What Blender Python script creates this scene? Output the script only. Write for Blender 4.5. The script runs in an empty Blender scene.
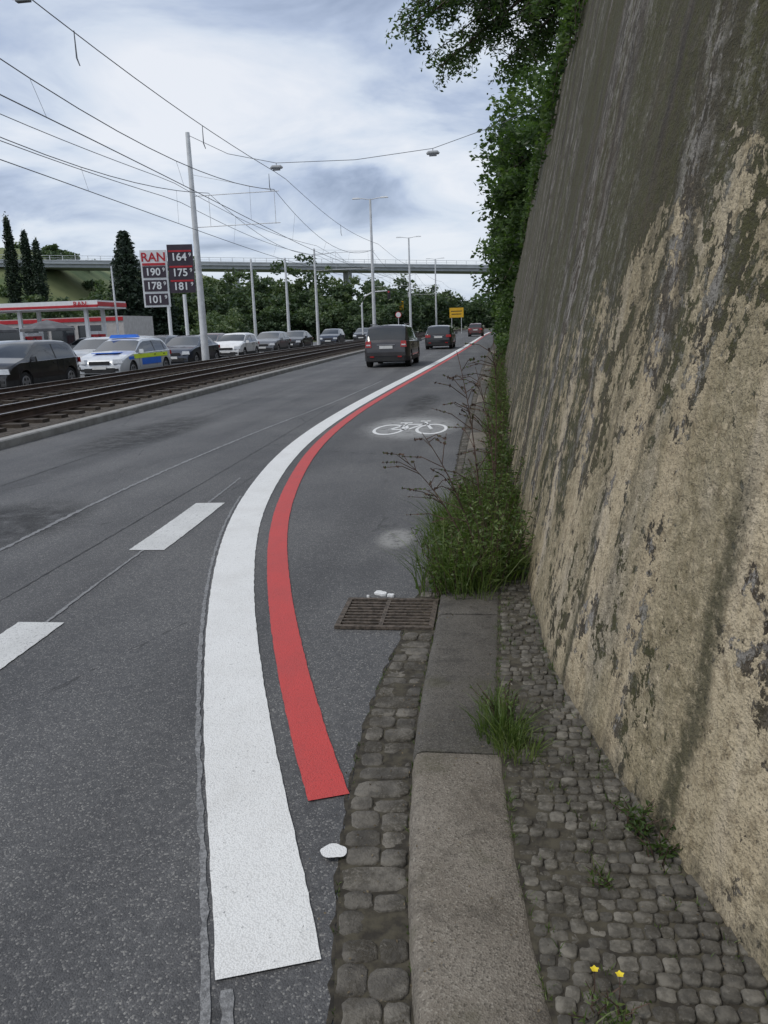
import bpy, math, random
import numpy as np
from mathutils import Vector, Matrix
random.seed(7)
rng = np.random.default_rng(7)
scene = bpy.context.scene
R = math.radians

# ---------------------------------------------------------------- node helpers
def put(nt, sock, val):
    if isinstance(val, bpy.types.NodeSocket):
        nt.links.new(val, sock)
    else:
        if isinstance(val, (tuple, list)) and sock.type == 'RGBA' and len(val) == 3:
            val = (*val, 1)
        sock.default_value = val
def new_mat(name):
    m = bpy.data.materials.new(name); m.use_nodes = True
    nt = m.node_tree
    return m, nt, nt.nodes['Principled BSDF']
def coords(nt, kind='Object', scale=(1, 1, 1), loc=(0, 0, 0), rot=(0, 0, 0)):
    tc = nt.nodes.new('ShaderNodeTexCoord'); mp = nt.nodes.new('ShaderNodeMapping')
    nt.links.new(tc.outputs[kind], mp.inputs[0])
    mp.inputs['Scale'].default_value = scale; mp.inputs['Location'].default_value = loc
    mp.inputs['Rotation'].default_value = rot
    return mp.outputs[0]
def noise(nt, vec, scale, detail=4, rough=.55, dist=0.0):
    n = nt.nodes.new('ShaderNodeTexNoise'); nt.links.new(vec, n.inputs['Vector'])
    n.inputs['Scale'].default_value = scale; n.inputs['Detail'].default_value = detail
    n.inputs['Roughness'].default_value = rough; n.inputs['Distortion'].default_value = dist
    return n.outputs[0]
def voro(nt, vec, scale, feature='F1', out='Distance', rnd=1.0):
    n = nt.nodes.new('ShaderNodeTexVoronoi'); n.feature = feature
    nt.links.new(vec, n.inputs['Vector']); n.inputs['Scale'].default_value = scale
    n.inputs['Randomness'].default_value = rnd
    return n.outputs[out]
def mix(nt, fac, a, b, blend='MIX'):
    n = nt.nodes.new('ShaderNodeMix'); n.data_type = 'RGBA'; n.blend_type = blend
    put(nt, n.inputs[0], fac); put(nt, n.inputs[6], a); put(nt, n.inputs[7], b)
    return n.outputs[2]
def mth(nt, op, a, b=0.0, clamp=False):
    n = nt.nodes.new('ShaderNodeMath'); n.operation = op; n.use_clamp = clamp
    put(nt, n.inputs[0], a); put(nt, n.inputs[1], b)
    return n.outputs[0]
def rng_(nt, v, a, b, c=0.0, d=1.0):
    n = nt.nodes.new('ShaderNodeMapRange'); n.interpolation_type = 'SMOOTHSTEP'
    put(nt, n.inputs[0], v); put(nt, n.inputs[1], a); put(nt, n.inputs[2], b)
    put(nt, n.inputs[3], c); put(nt, n.inputs[4], d)
    return n.outputs[0]
def bump(nt, bsdf, h, strength=.5, dist=.01):
    n = nt.nodes.new('ShaderNodeBump'); put(nt, n.inputs['Height'], h)
    n.inputs['Strength'].default_value = strength; n.inputs['Distance'].default_value = dist
    nt.links.new(n.outputs[0], bsdf.inputs['Normal'])
def tint_attr(nt, name='tint'):
    n = nt.nodes.new('ShaderNodeAttribute'); n.attribute_name = name
    return n.outputs['Fac']
def simple(name, c1, c2=None, scale=8, rough=.6, metal=0.0, bmp=0.0, coat=0.0, bdist=.01, tint=False):
    m, nt, b = new_mat(name)
    c2 = c2 or tuple(min(1, x * 1.35 + .004) for x in c1)
    co = coords(nt)
    f = noise(nt, co, scale, 4, .6)
    col = mix(nt, rng_(nt, f, .35, .65), c1, c2)
    if tint:
        col = mix(nt, 1.0, col, mix(nt, tint_attr(nt), (.66, .65, .64), (1.35, 1.34, 1.32)), 'MULTIPLY')
        # soil and moss trodden over the stones
        d = noise(nt, co, 5.5, 5, .7); d2 = noise(nt, coords(nt, loc=(5, 2, 1)), 70, 3, .7)
        dm = mth(nt, 'MULTIPLY', rng_(nt, d, .43, .60), rng_(nt, d2, .34, .54))
        col = mix(nt, mth(nt, 'MULTIPLY', dm, .8), col, (.046, .039, .026))
        col = mix(nt, rng_(nt, d2, .60, .72, 0, .45), col, (.25, .235, .205))
        f = mth(nt, 'ADD', f, d2)
    put(nt, b.inputs['Base Color'], col)
    b.inputs['Roughness'].default_value = rough; b.inputs['Metallic'].default_value = metal
    b.inputs['Coat Weight'].default_value = coat
    if bmp: bump(nt, b, f, bmp, bdist)
    return m

# ---------------------------------------------------------------- materials
def asphalt_mat(name, k=1.0):
    m, nt, b = new_mat(name)
    co = coords(nt)
    big = noise(nt, co, .45, 3, .6)
    track = noise(nt, coords(nt, scale=(1.3, .05, 1)), 1.0, 3, .5)
    mid = noise(nt, co, 22, 4, .7)
    stone = voro(nt, co, 180, out='Color')
    sep = nt.nodes.new('ShaderNodeSeparateColor'); nt.links.new(stone, sep.inputs[0])
    fine = voro(nt, co, 180)
    base = mix(nt, rng_(nt, mid, .3, .7), (.054*k, .054*k, .055*k), (.094*k, .094*k, .095*k))
    base = mix(nt, rng_(nt, sep.outputs[0], .3, .95, 0, .5), base, (.034*k, .034*k, .036*k))
    base = mix(nt, rng_(nt, sep.outputs[1], .82, .99, 0, .55), base, (.27*k, .262*k, .245*k))
    base = mix(nt, 1.0, base, mix(nt, rng_(nt, big, .3, .7), (.80, .80, .81), (1.14, 1.13, 1.11)), 'MULTIPLY')
    base = mix(nt, 1.0, base, mix(nt, rng_(nt, track, .35, .65), (.82, .82, .825), (1.13, 1.13, 1.125)), 'MULTIPLY')
    cr = voro(nt, coords(nt, scale=(1, .45, 1)), .55, 'DISTANCE_TO_EDGE')
    wob = noise(nt, co, 5, 3, .7)
    cr = mth(nt, 'ADD', cr, mth(nt, 'MULTIPLY', mth(nt, 'SUBTRACT', wob, .5), .05))
    gate = rng_(nt, noise(nt, co, .8, 2), .50, .58)
    crm = mth(nt, 'MULTIPLY', rng_(nt, mth(nt, 'ABSOLUTE', cr), .001, .005, .55, 0), gate)
    base = mix(nt, crm, base, (.02, .02, .02))
    st = rng_(nt, noise(nt, coords(nt, scale=(1, .35, 1), loc=(3, 9, 0)), 1.6, 3, .6), .56, .74, 0, .35)
    base = mix(nt, st, base, (.045, .045, .047))
    put(nt, b.inputs['Base Color'], base)
    put(nt, b.inputs['Roughness'], rng_(nt, mid, .3, .7, .66, .86))
    h = mth(nt, 'ADD', mth(nt, 'MULTIPLY', fine, -.8), mth(nt, 'MULTIPLY', mid, .6))
    bump(nt, b, h, .55, .005)
    return m
M_ASPH = asphalt_mat('asphalt', 1.42)
M_ASPH2 = asphalt_mat('asphalt_far', 1.8)

def paint_mat(name, col, dirt, worn=.62, edge=.70):
    m, nt, b = new_mat(name)
    co = coords(nt)
    f = noise(nt, co, 60, 5, .7)
    g = noise(nt, co, 2.5, 4, .65)
    fine = voro(nt, co, 180)
    tr = noise(nt, coords(nt, scale=(3, .6, 1)), 3, 3, .6)
    c = mix(nt, rng_(nt, g, .35, .75, 0, .45), col, dirt)
    c = mix(nt, rng_(nt, tr, .5, .8, 0, .35), c, dirt)
    c = mix(nt, rng_(nt, fine, .45, .75, 0, .25), c, tuple(x*.5 for x in dirt))
    c = mix(nt, rng_(nt, f, worn, edge, 0, .8), c, (.12, .12, .12))
    put(nt, b.inputs['Base Color'], c); b.inputs['Roughness'].default_value = .6
    bump(nt, b, mth(nt, 'ADD', mth(nt, 'MULTIPLY', fine, -.8), f), .5, .004)
    return m
M_WHITE = paint_mat('white_road_paint', (.85, .85, .83), (.68, .67, .64), .60, .74)
M_RED = paint_mat('red_road_paint', (.60, .062, .055), (.44, .065, .06), .64, .80)
M_OLD = paint_mat('old_white_paint', (.72, .72, .70), (.52, .52, .5), .55, .70)
M_FAINT = paint_mat('faint_paint', (.30, .30, .30), (.17, .17, .17), .44, .58)
M_SYMB = paint_mat('symbol_paint', (.84, .84, .83), (.72, .72, .70), .7, .8)

def alpha_patch(name, col, lo, hi, scale, amax=.8):
    m, nt, b = new_mat(name)
    co = coords(nt, 'UV')
    n = nt.nodes.new('ShaderNodeVectorMath'); n.operation = 'DISTANCE'
    nt.links.new(co, n.inputs[0]); n.inputs[1].default_value = (.5, .5, 0)
    f = noise(nt, coords(nt), scale, 5, .7)
    wob = mth(nt, 'ADD', n.outputs['Value'], mth(nt, 'MULTIPLY', mth(nt, 'SUBTRACT', f, .5), .35))
    d = rng_(nt, wob, .22, .42, 1, 0)
    a = mth(nt, 'MULTIPLY', d, rng_(nt, f, lo, hi, 0, amax))
    a = mth(nt, 'MULTIPLY', a, rng_(nt, n.outputs['Value'], .42, .5, 1, 0))
    put(nt, b.inputs['Base Color'], col); put(nt, b.inputs['Alpha'], a)
    b.inputs['Roughness'].default_value = .85
    return m
M_DUST = alpha_patch('pale_dust', (.40, .40, .395), .1, .6, 7, .8)
M_DUST2 = alpha_patch('faint_dust', (.40, .395, .38), .2, .6, 14, .7)
M_STAIN = alpha_patch('dark_stain', (.03, .03, .03), .3, .65, 4, .42)

def wall_mat():
    m, nt, b = new_mat('weathered_retaining_wall')
    uv = coords(nt, 'UV')
    sx = nt.nodes.new('ShaderNodeSeparateXYZ'); nt.links.new(uv, sx.inputs[0])
    U, V = sx.outputs[0], sx.outputs[1]
    def uvs(a, bb, loc=(0, 0, 0)): return coords(nt, 'UV', (a, bb, 1), loc)
    # exposed cream render
    oc = mix(nt, noise(nt, uvs(1, 1), 2.2, 5, .65), (.34, .265, .155), (.66, .565, .40))
    oc = mix(nt, rng_(nt, noise(nt, uvs(1, .8, (4, 2, 0)), 20, 4, .72), .46, .66, 0, .7), oc, (.20, .155, .09))
    pk = noise(nt, uvs(1.5, .4, (7, 0, 0)), 2.0, 3, .6)
    oc = mix(nt, rng_(nt, pk, .5, .7, 0, .5), oc, (.58, .51, .42))
    # dark crusted surface
    st = noise(nt, uvs(4, .7), 2.0, 5, .72)
    dk = mix(nt, rng_(nt, st, .34, .66), (.038, .031, .022), (.118, .098, .070))
    dk = mix(nt, rng_(nt, noise(nt, uvs(1, 1, (2, 0, 0)), 40, 3, .7), .42, .64, 0, .75), dk, (.032, .026, .018))
    brn = noise(nt, uvs(1.4, .25, (3, 1, 0)), 1.2, 3, .6)
    dk = mix(nt, rng_(nt, brn, .45, .68, 0, .6), dk, (.080, .056, .030))
    # pale grey lichen, broken up into flecks that run downwards
    li = noise(nt, uvs(1.7, 1.0, (1, 5, 0)), 6.5, 6, .82)
    lic = noise(nt, uvs(1.1, .16, (9, 3, 0)), 1.5, 3, .55)
    lm = mth(nt, 'MULTIPLY', rng_(nt, li, .495, .53), rng_(nt, lic, .42, .56))
    dk = mix(nt, mth(nt, 'MULTIPLY', lm, .85), dk, (.31, .29, .26))
    # moss
    mo = noise(nt, uvs(1.5, .16, (5, 0, 0)), 1.5, 3, .6)
    mo2 = noise(nt, uvs(1, 1), 24, 3, .7)
    mm = mth(nt, 'MULTIPLY', rng_(nt, mo, .40, .56), rng_(nt, mo2, .28, .54))
    # where has the crust gone? big shapes + small flakes, biased by height and distance
    f1 = noise(nt, uvs(1.1, .80), 1.7, 6, .76, .35)
    f2 = noise(nt, uvs(1, .9, (6, 6, 0)), 13, 5, .76, .2)
    sk = noise(nt, uvs(1.7, .25, (11, 0, 0)), 1.6, 4, .6)
    base = mth(nt, 'ADD', mth(nt, 'MULTIPLY', f1, .50), mth(nt, 'ADD', mth(nt, 'MULTIPLY', f2, .34), mth(nt, 'MULTIPLY', sk, .16)))
    top = rng_(nt, U, 6.2, 10.5, 2.1, 1.35)
    hb = rng_(nt, mth(nt, 'SUBTRACT', V, top), -2.0, .0, .456, .508)
    hb = mth(nt, 'ADD', hb, rng_(nt, mth(nt, 'SUBTRACT', V, top), -.05, .45, 0, .17))
    hb = mth(nt, 'ADD', hb, rng_(nt, U, 9.0, 18, 0, .045))
    hb = mth(nt, 'ADD', hb, rng_(nt, U, 5.4, 6.5, .022, 0))
    mask = rng_(nt, mth(nt, 'SUBTRACT', base, hb), -.004, .008)
    col = mix(nt, mask, dk, oc)
    mosk = mth(nt, 'MULTIPLY', mm, mth(nt, 'SUBTRACT', .9, mth(nt, 'MULTIPLY', mask, .45)))
    col = mix(nt, mosk, col, (.060, .058, .016))
    # long water run stains
    rs = noise(nt, uvs(3.0, .10, (2, 0, 0)), 1.5, 3, .5)
    rs = mth(nt, 'MULTIPLY', rng_(nt, rs, .56, .67), rng_(nt, mo2, .25, .5))
    col = mix(nt, mth(nt, 'MULTIPLY', rs, .6), col, (.052, .044, .026))
    wv = mth(nt, 'MULTIPLY', mth(nt, 'SUBTRACT', noise(nt, uvs(1, 1.5, (3, 3, 0)), 2.0, 3, .6), .5), .22)
    for uu, wd, hh in ((6.55, .05, 1.5), (7.6, .03, 1.1), (5.6, .07, 2.4)):
        dd = mth(nt, 'ABSOLUTE', mth(nt, 'ADD', mth(nt, 'SUBTRACT', U, uu), wv))
        sm = mth(nt, 'MULTIPLY', rng_(nt, dd, wd*.4, wd*1.7, .85, 0), rng_(nt, V, hh*.6, hh, 1, 0))
        sm = mth(nt, 'MULTIPLY', sm, rng_(nt, mo2, .28, .54, .35, 1))
        col = mix(nt, sm, col, (.056, .052, .024))
    # fine pitting
    pit = noise(nt, uvs(1, 1, (0, 8, 0)), 90, 2, .6)
    col = mix(nt, rng_(nt, pit, .54, .68, 0, .55), col, (.055, .047, .034))
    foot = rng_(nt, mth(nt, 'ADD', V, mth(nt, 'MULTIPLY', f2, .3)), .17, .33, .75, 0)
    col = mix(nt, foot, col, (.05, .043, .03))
    jn = mth(nt, 'ABSOLUTE', mth(nt, 'SUBTRACT', mth(nt, 'MODULO', mth(nt, 'ADD', U, 5.4), 6.0), 3.0))
    jm = mth(nt, 'MULTIPLY', rng_(nt, jn, .008, .04, .8, 0), rng_(nt, U, 11.0, 12.0))
    col = mix(nt, jm, col, (.02, .018, .015))
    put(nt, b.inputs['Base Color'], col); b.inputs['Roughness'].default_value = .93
    h = mth(nt, 'ADD', mth(nt, 'MULTIPLY', mask, -.45), mth(nt, 'ADD', mth(nt, 'MULTIPLY', f2, 1.5), mth(nt, 'MULTIPLY', pit, .35)))
    h = mth(nt, 'SUBTRACT', h, jm)
    bump(nt, b, h, .9, .022)
    return m
M_WALL = wall_mat()

def concrete_agg(name, c1, c2, speck):
    m, nt, b = new_mat(name); co = coords(nt)
    n1 = noise(nt, co, 3, 5, .65); s = voro(nt, co, 190, out='Color')
    sep = nt.nodes.new('ShaderNodeSeparateColor'); nt.links.new(s, sep.inputs[0])
    c = mix(nt, rng_(nt, n1, .3, .7), c1, c2)
    c = mix(nt, rng_(nt, sep.outputs[0], .6, .95, 0, .6), c, speck)
    c = mix(nt, rng_(nt, sep.outputs[1], .7, .95, 0, .6), c, tuple(x*.35 for x in c1))
    st = noise(nt, coords(nt, loc=(3, 3, 3)), 7, 4, .7)
    c = mix(nt, rng_(nt, st, .50, .68, 0, .6), c, tuple(x*.5 for x in c1))
    mo = noise(nt, coords(nt, loc=(8, 1, 3)), 2.5, 4, .7)
    c = mix(nt, rng_(nt, mo, .53, .70, 0, .55), c, (.07, .066, .035))
    put(nt, b.inputs['Base Color'], c); b.inputs['Roughness'].default_value = .9
    bump(nt, b, mth(nt, 'ADD', voro(nt, co, 190), n1), .6, .004)
    return m
M_KERB = concrete_agg('kerb_concrete', (.160, .137, .108), (.225, .198, .162), (.33, .30, .25))
M_KERB2 = concrete_agg('kerb_concrete_dark', (.078, .071, .060), (.125, .113, .097), (.17, .16, .14))
M_STONE = simple('cobble_stone', (.082, .075, .062), (.162, .149, .124), 26, .88, bmp=.7, bdist=.006, tint=True)
M_STONE2 = simple('gutter_stone', (.092, .084, .072), (.172, .158, .134), 16, .88, bmp=.8, bdist=.009, tint=True)
M_DIRT = simple('joint_dirt', (.032, .027, .020), (.078, .068, .046), 20, .95, bmp=.6)
M_GROUND = simple('verge_ground', (.05, .065, .022), (.10, .11, .045), .7, .95, bmp=.5)
M_SOIL = simple('soil_embankment', (.045, .055, .02), (.08, .08, .035), 1.3, .95, bmp=.5)
M_FIELD = simple('hill_grass', (.075, .115, .045), (.165, .185, .080), .12, .95)
M_BALLAST = simple('track_ballast', (.045, .036, .028), (.12, .10, .08), 14, .95, bmp=1.0, bdist=.05)
M_SLEEPER = simple('track_sleeper', (.04, .030, .022), (.07, .055, .042), 6, .9)
M_RAIL = simple('rail_rust', (.045, .026, .018), (.08, .05, .035), 5, .7)
M_RAILTOP = simple('rail_head', (.35, .33, .31), (.45, .43, .40), 5, .35, metal=.8)
M_CONC = simple('pale_concrete', (.24, .23, .21), (.34, .33, .31), 3, .85)
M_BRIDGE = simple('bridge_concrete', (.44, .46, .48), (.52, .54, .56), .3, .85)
M_GALV = simple('galvanised_steel', (.58, .59, .60), (.70, .71, .72), 3, .5, metal=.1)
M_CABLE = simple('cable', (.12, .13, .145), (.16, .17, .185), 3, .6)
M_IRON = simple('cast_iron', (.060, .048, .037), (.15, .12, .095), 40, .75, metal=.2, bmp=.4)
M_BLACK = simple('painted_pit_dark', (.006, .006, .006), (.01, .01, .01), 5, .9)  # near-black colour standing in for the shade inside the drain
M_CRACK = simple('crack_grime', (.022, .019, .015), (.06, .052, .037), 30, .95)
M_RUB = simple('tyre_rubber', (.012, .012, .012), (.02, .02, .02), 9, .85)
M_RIM = simple('alloy_rim', (.30, .30, .31), (.42, .42, .43), 9, .4, metal=.7)
M_PLAST = simple('black_plastic', (.018, .018, .019), (.03, .03, .03), 9, .6)
M_SEAM = simple('bitumen_seam', (.045, .045, .046), (.095, .095, .096), 6, .8)
M_PLATE = simple('number_plate', (.72, .72, .70), (.8, .8, .78), 9, .4)
M_TAIL = simple('tail_light', (.35, .008, .008), (.5, .015, .012), 20, .2, coat=.5)
M_HEAD = simple('head_light', (.65, .67, .7), (.8, .82, .84), 20, .12, coat=.8)
M_SIGNW = simple('sign_white', (.72, .73, .74), (.78, .79, .8), 2, .4)
M_SIGNR = simple('sign_red', (.42, .012, .02), (.5, .02, .03), 2, .4)
M_SIGND = simple('sign_dark', (.035, .02, .035), (.045, .03, .045), 2, .4)
M_YEL = simple('sign_yellow', (.75, .42, .02), (.8, .48, .03), 2, .5)
M_BARK = simple('bark', (.045, .036, .028), (.10, .08, .06), 12, .95, bmp=.8)
M_DRY = simple('dry_stalk', (.05, .028, .022), (.11, .07, .05), 30, .9)
M_FLOWER = simple('yellow_petal', (.75, .55, .02), (.85, .68, .04), 30, .6)
M_ROOF = simple('dark_cloth', (.10, .10, .105), (.14, .14, .145), 2, .8)
M_SHOP = simple('shop_plaster', (.42, .40, .38), (.5, .48, .46), 2, .7)

def glass_mat(name, c=(.012, .015, .018)):
    m, nt, b = new_mat(name); f = noise(nt, coords(nt), 1.5, 2)
    put(nt, b.inputs['Base Color'], mix(nt, f, c, tuple(x*2 for x in c)))
    b.inputs['Roughness'].default_value = .05; b.inputs['Specular IOR Level'].default_value = .8
    return m
M_GLASS = glass_mat('car_glass')
def car_paint(name, c, metal=.35, rough=.32, coat=.8):
    m, nt, b = new_mat(name); co = coords(nt)
    f = noise(nt, co, 3, 3)
    zz = nt.nodes.new('ShaderNodeSeparateXYZ'); nt.links.new(co, zz.inputs[0])
    col = mix(nt, rng_(nt, f, .3, .7), c, tuple(x*1.15 + .003 for x in c))
    dirt = mth(nt, 'MULTIPLY', rng_(nt, zz.outputs[2], .2, .65, .55, 0), f)
    col = mix(nt, dirt, col, (.09, .085, .075))
    put(nt, b.inputs['Base Color'], col)
    b.inputs['Metallic'].default_value = metal; b.inputs['Roughness'].default_value = rough
    b.inputs['Coat Weight'].default_value = coat; b.inputs['Coat Roughness'].default_value = .05
    return m
P_BLACK = car_paint('paint_black', (.012, .012, .014))
P_BROWN = car_paint('paint_dark_taupe', (.044, .040, .042))
P_SILVER = car_paint('paint_silver', (.42, .43, .44), .5)
P_POLICE = car_paint('paint_police_silver', (.62, .64, .66), .15)
P_WHITE = car_paint('paint_white', (.72, .72, .71), 0)
P_BLUE = car_paint('paint_dark_blue', (.02, .028, .05))
P_GREY = car_paint('paint_grey', (.13, .135, .145))
P_DRED = car_paint('paint_dark_red', (.10, .02, .018))
P_PBLUE = car_paint('livery_blue', (.02, .16, .70), 0, .5, .2)
P_PYEL = car_paint('livery_yellow', (.72, .92, .05), 0, .5, .2)

def foliage_mat(name, dark, mid_, light, trans=.3):
    m = bpy.data.materials.new(name); m.use_nodes = True; nt = m.node_tree; nt.nodes.clear()
    out = nt.nodes.new('ShaderNodeOutputMaterial')
    t = tint_attr(nt)
    f = noise(nt, coords(nt), .6, 2)
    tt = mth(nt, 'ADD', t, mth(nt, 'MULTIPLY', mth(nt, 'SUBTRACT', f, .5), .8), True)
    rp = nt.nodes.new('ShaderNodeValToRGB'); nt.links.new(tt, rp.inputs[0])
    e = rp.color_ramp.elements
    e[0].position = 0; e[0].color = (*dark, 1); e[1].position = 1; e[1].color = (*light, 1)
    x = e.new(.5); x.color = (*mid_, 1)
    d = nt.nodes.new('ShaderNodeBsdfDiffuse'); nt.links.new(rp.outputs[0], d.inputs['Color'])
    gl = nt.nodes.new('ShaderNodeBsdfGlossy'); gl.inputs['Roughness'].default_value = .45
    g2 = nt.nodes.new('ShaderNodeMixShader'); g2.inputs[0].default_value = .04
    nt.links.new(d.outputs[0], g2.inputs[1]); nt.links.new(gl.outputs[0], g2.inputs[2])
    tr = nt.nodes.new('ShaderNodeBsdfTranslucent'); nt.links.new(mix(nt, 1.0, rp.outputs[0], (1.3, 1.5, .6), 'MULTIPLY'), tr.inputs[0])
    ms = nt.nodes.new('ShaderNodeMixShader'); ms.inputs[0].default_value = trans
    nt.links.new(g2.outputs[0], ms.inputs[1]); nt.links.new(tr.outputs[0], ms.inputs[2])
    nt.links.new(ms.outputs[0], out.inputs[0])
    return m
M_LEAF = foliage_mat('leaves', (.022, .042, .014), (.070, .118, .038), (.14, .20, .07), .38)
M_LEAFD = foliage_mat('leaves_distant', (.028, .050, .027), (.068, .105, .050), (.13, .17, .075), .2)
M_CONIF = foliage_mat('needles', (.014, .028, .019), (.032, .052, .032), (.055, .08, .044), .1)
M_WEED = foliage_mat('weed_leaves', (.035, .06, .015), (.085, .135, .032), (.19, .23, .08))
M_GRASS = foliage_mat('grass_blades', (.05, .075, .02), (.12, .17, .045), (.28, .28, .12))

# ---------------------------------------------------------------- mesh builder
class MB:
    def __init__(s): s.v = []; s.f = []; s.m = []; s.t = []
    def add(s, vs, fs, mi=0, tint=.5):
        o = len(s.v); s.v += [tuple(v) for v in vs]; s.t += [tint]*len(vs)
        s.f += [tuple(i+o for i in f) for f in fs]
        s.m += (mi if isinstance(mi, list) else [mi]*len(fs))
    def box(s, c, size, mi=0, rz=0.0, tint=.5, taper=1.0):
        x, y, z = [q/2 for q in size]; cs, sn = math.cos(rz), math.sin(rz)
        vs = []
        for dz, k in ((-z, 1.0), (z, taper)):
            for dx, dy in ((-x, -y), (x, -y), (x, y), (-x, y)):
                dx *= k; dy *= k
                vs.append((c[0]+dx*cs-dy*sn, c[1]+dx*sn+dy*cs, c[2]+dz))
        s.add(vs, [(0, 3, 2, 1), (4, 5, 6, 7), (0, 1, 5, 4), (1, 2, 6, 5), (2, 3, 7, 6), (3, 0, 4, 7)], mi, tint)
    def tube(s, pts, rad, n=8, mi=0, tint=.5, cap=True):
        pts = [Vector(p) for p in pts]
        if not isinstance(rad, (list, tuple)): rad = [rad]*len(pts)
        vs = []; fs = []
        for i, p in enumerate(pts):
            d = (pts[min(i+1, len(pts)-1)] - pts[max(i-1, 0)]).normalized()
            a = d.cross(Vector((0, 0, 1)) if abs(d.z) < .9 else Vector((1, 0, 0))).normalized(); b = d.cross(a)
            for k in range(n):
                t = 2*math.pi*k/n
                vs.append(p + (a*math.cos(t)+b*math.sin(t))*rad[i])
        for i in range(len(pts)-1):
            for k in range(n):
                k2 = (k+1) % n
                fs.append((i*n+k, i*n+k2, (i+1)*n+k2, (i+1)*n+k))
        if cap:
            fs.append(tuple(range(n))[::-1]); fs.append(tuple((len(pts)-1)*n+k for k in range(n)))
        s.add(vs, fs, mi, tint)
    def build(s, name, mats, parent=None, smooth=None, loc=None, rz=0.0):
        me = bpy.data.meshes.new(name); me.from_pydata(s.v, [], s.f)
        for m in mats: me.materials.append(m)
        me.polygons.foreach_set('material_index', s.m)
        a = me.attributes.new('tint', 'FLOAT', 'POINT'); a.data.foreach_set('value', s.t)
        if smooth:
            me.polygons.foreach_set('use_smooth', [True]*len(s.f))
            me.set_sharp_from_angle(angle=R(smooth))
        me.update()
        ob = bpy.data.objects.new(name, me); scene.collection.objects.link(ob)
        if parent: ob.parent = parent
        if loc: ob.location = loc
        ob.rotation_euler[2] = rz
        return ob
def empty(name, loc=(0, 0, 0), rz=0.0):
    e = bpy.data.objects.new(name, None); scene.collection.objects.link(e)
    e.location = loc; e.rotation_euler[2] = rz; return e

class Curve:
    grid = np.arange(-8, 240, .05)
    def __init__(s, pts, sm=.4):
        p = sorted([(y, x) for x, y in pts])
        ys = np.array([q[0] for q in p], float); xs = np.array([q[1] for q in p], float)
        d = np.diff(xs)/np.diff(ys); m = np.zeros(len(xs)); m[0] = d[0]; m[-1] = d[-1]
        hy = np.diff(ys)
        for i in range(1, len(xs)-1): m[i] = (d[i-1]*hy[i]+d[i]*hy[i-1])/(hy[i]+hy[i-1])
        out = np.empty_like(s.grid)
        for k, y in enumerate(s.grid):
            if y <= ys[0]: out[k] = xs[0]+(y-ys[0])*m[0]
            elif y >= ys[-1]: out[k] = xs[-1]+(y-ys[-1])*m[-1]
            else:
                i = int(np.searchsorted(ys, y))-1; h = ys[i+1]-ys[i]; t = (y-ys[i])/h
                out[k] = (2*t**3-3*t**2+1)*xs[i]+(t**3-2*t**2+t)*h*m[i]+(-2*t**3+3*t**2)*xs[i+1]+(t**3-t**2)*h*m[i+1]
        k = int(sm/.05)
        if k > 1:
            w = np.hanning(2*k+1); w /= w.sum()
            out = np.convolve(np.pad(out, k, mode='reflect', reflect_type='odd'), w, 'valid')
        s.x = out
    def __call__(s, y): return float(np.interp(y, s.grid, s.x))
def steps(a, b, fine=.15):
    out = [a]
    while out[-1] < b:
        y = out[-1]; st = fine if y < 14 else (.6 if y < 40 else 2.5)
        out.append(min(b, y+st))
    return out
def ribbon(name, L, Rr, y0, y1, z, mat, fine=.15):
    ys = steps(y0, y1, fine); mb = MB(); vs = []; fs = []
    for y in ys: vs += [(L(y), y, z), (Rr(y), y, z)]
    for i in range(len(ys)-1): fs.append((2*i, 2*i+1, 2*i+3, 2*i+2))
    mb.add(vs, fs); return mb.build(name, [mat])
def stroke(name, cen, width, y0, y1, z, mat, jit=.0, fine=.04):
    ys = steps(y0, y1, fine); mb = MB(); vs = []; fs = []
    for y in ys:
        t = Vector((cen(y+.05)-cen(y-.05), .1)).normalized(); n = Vector((t.y, -t.x))
        j1, j2 = random.uniform(-jit, jit), random.uniform(-jit, jit)
        vs += [(cen(y)-n.x*(width/2+j1), y-n.y*(width/2+j1), z), (cen(y)+n.x*(width/2+j2), y+n.y*(width/2+j2), z)]
    for i in range(len(ys)-1): fs.append((2*i, 2*i+1, 2*i+3, 2*i+2))
    mb.add(vs, fs); return mb.build(name, [mat])

# ---------------------------------------------------------------- layout curves (metres, road runs along +Y)
wallC = Curve([(2.6, -4), (1.5, -1), (1.05, .4), (.63, 1.64), (.48, 2.23), (.30, 3.18), (.225, 4.3), (.20, 7), (.22, 10), (.3, 20), (.55, 35), (1.2, 70), (2, 110), (3, 140)], .5)
gutC = Curve([(.2, -1), (-.05, 0), (-.25, .9), (-.366, 1.53), (-.446, 2.03), (-.505, 3.2), (-.46, 3.9), (-.42, 4.9), (-.4, 12), (-.25, 35), (.3, 70), (1, 110), (2, 140)], .4)
kerbL = Curve([(.45, -1), (.2, 0), (-.02, .8), (-.165, 1.5), (-.275, 2.6), (-.285, 4.2), (-.285, 12), (-.12, 35), (.5, 70), (1.2, 110), (2.3, 140)], .4)
kerbR = Curve([(.75, -1), (.5, 0), (.28, .8), (.136, 1.5), (.035, 2.6), (.043, 4.3), (.045, 7), (.07, 12), (.2, 35), (.8, 70), (1.5, 110), (2.6, 140)], .4)
leftC = Curve([(-7.0, -5), (-7.05, 4), (-7.15, 10.8), (-7.4, 20), (-7.7, 35), (-7.9, 50), (-7.7, 70), (-7, 100), (-6, 140), (-4, 200)], 3)
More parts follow.
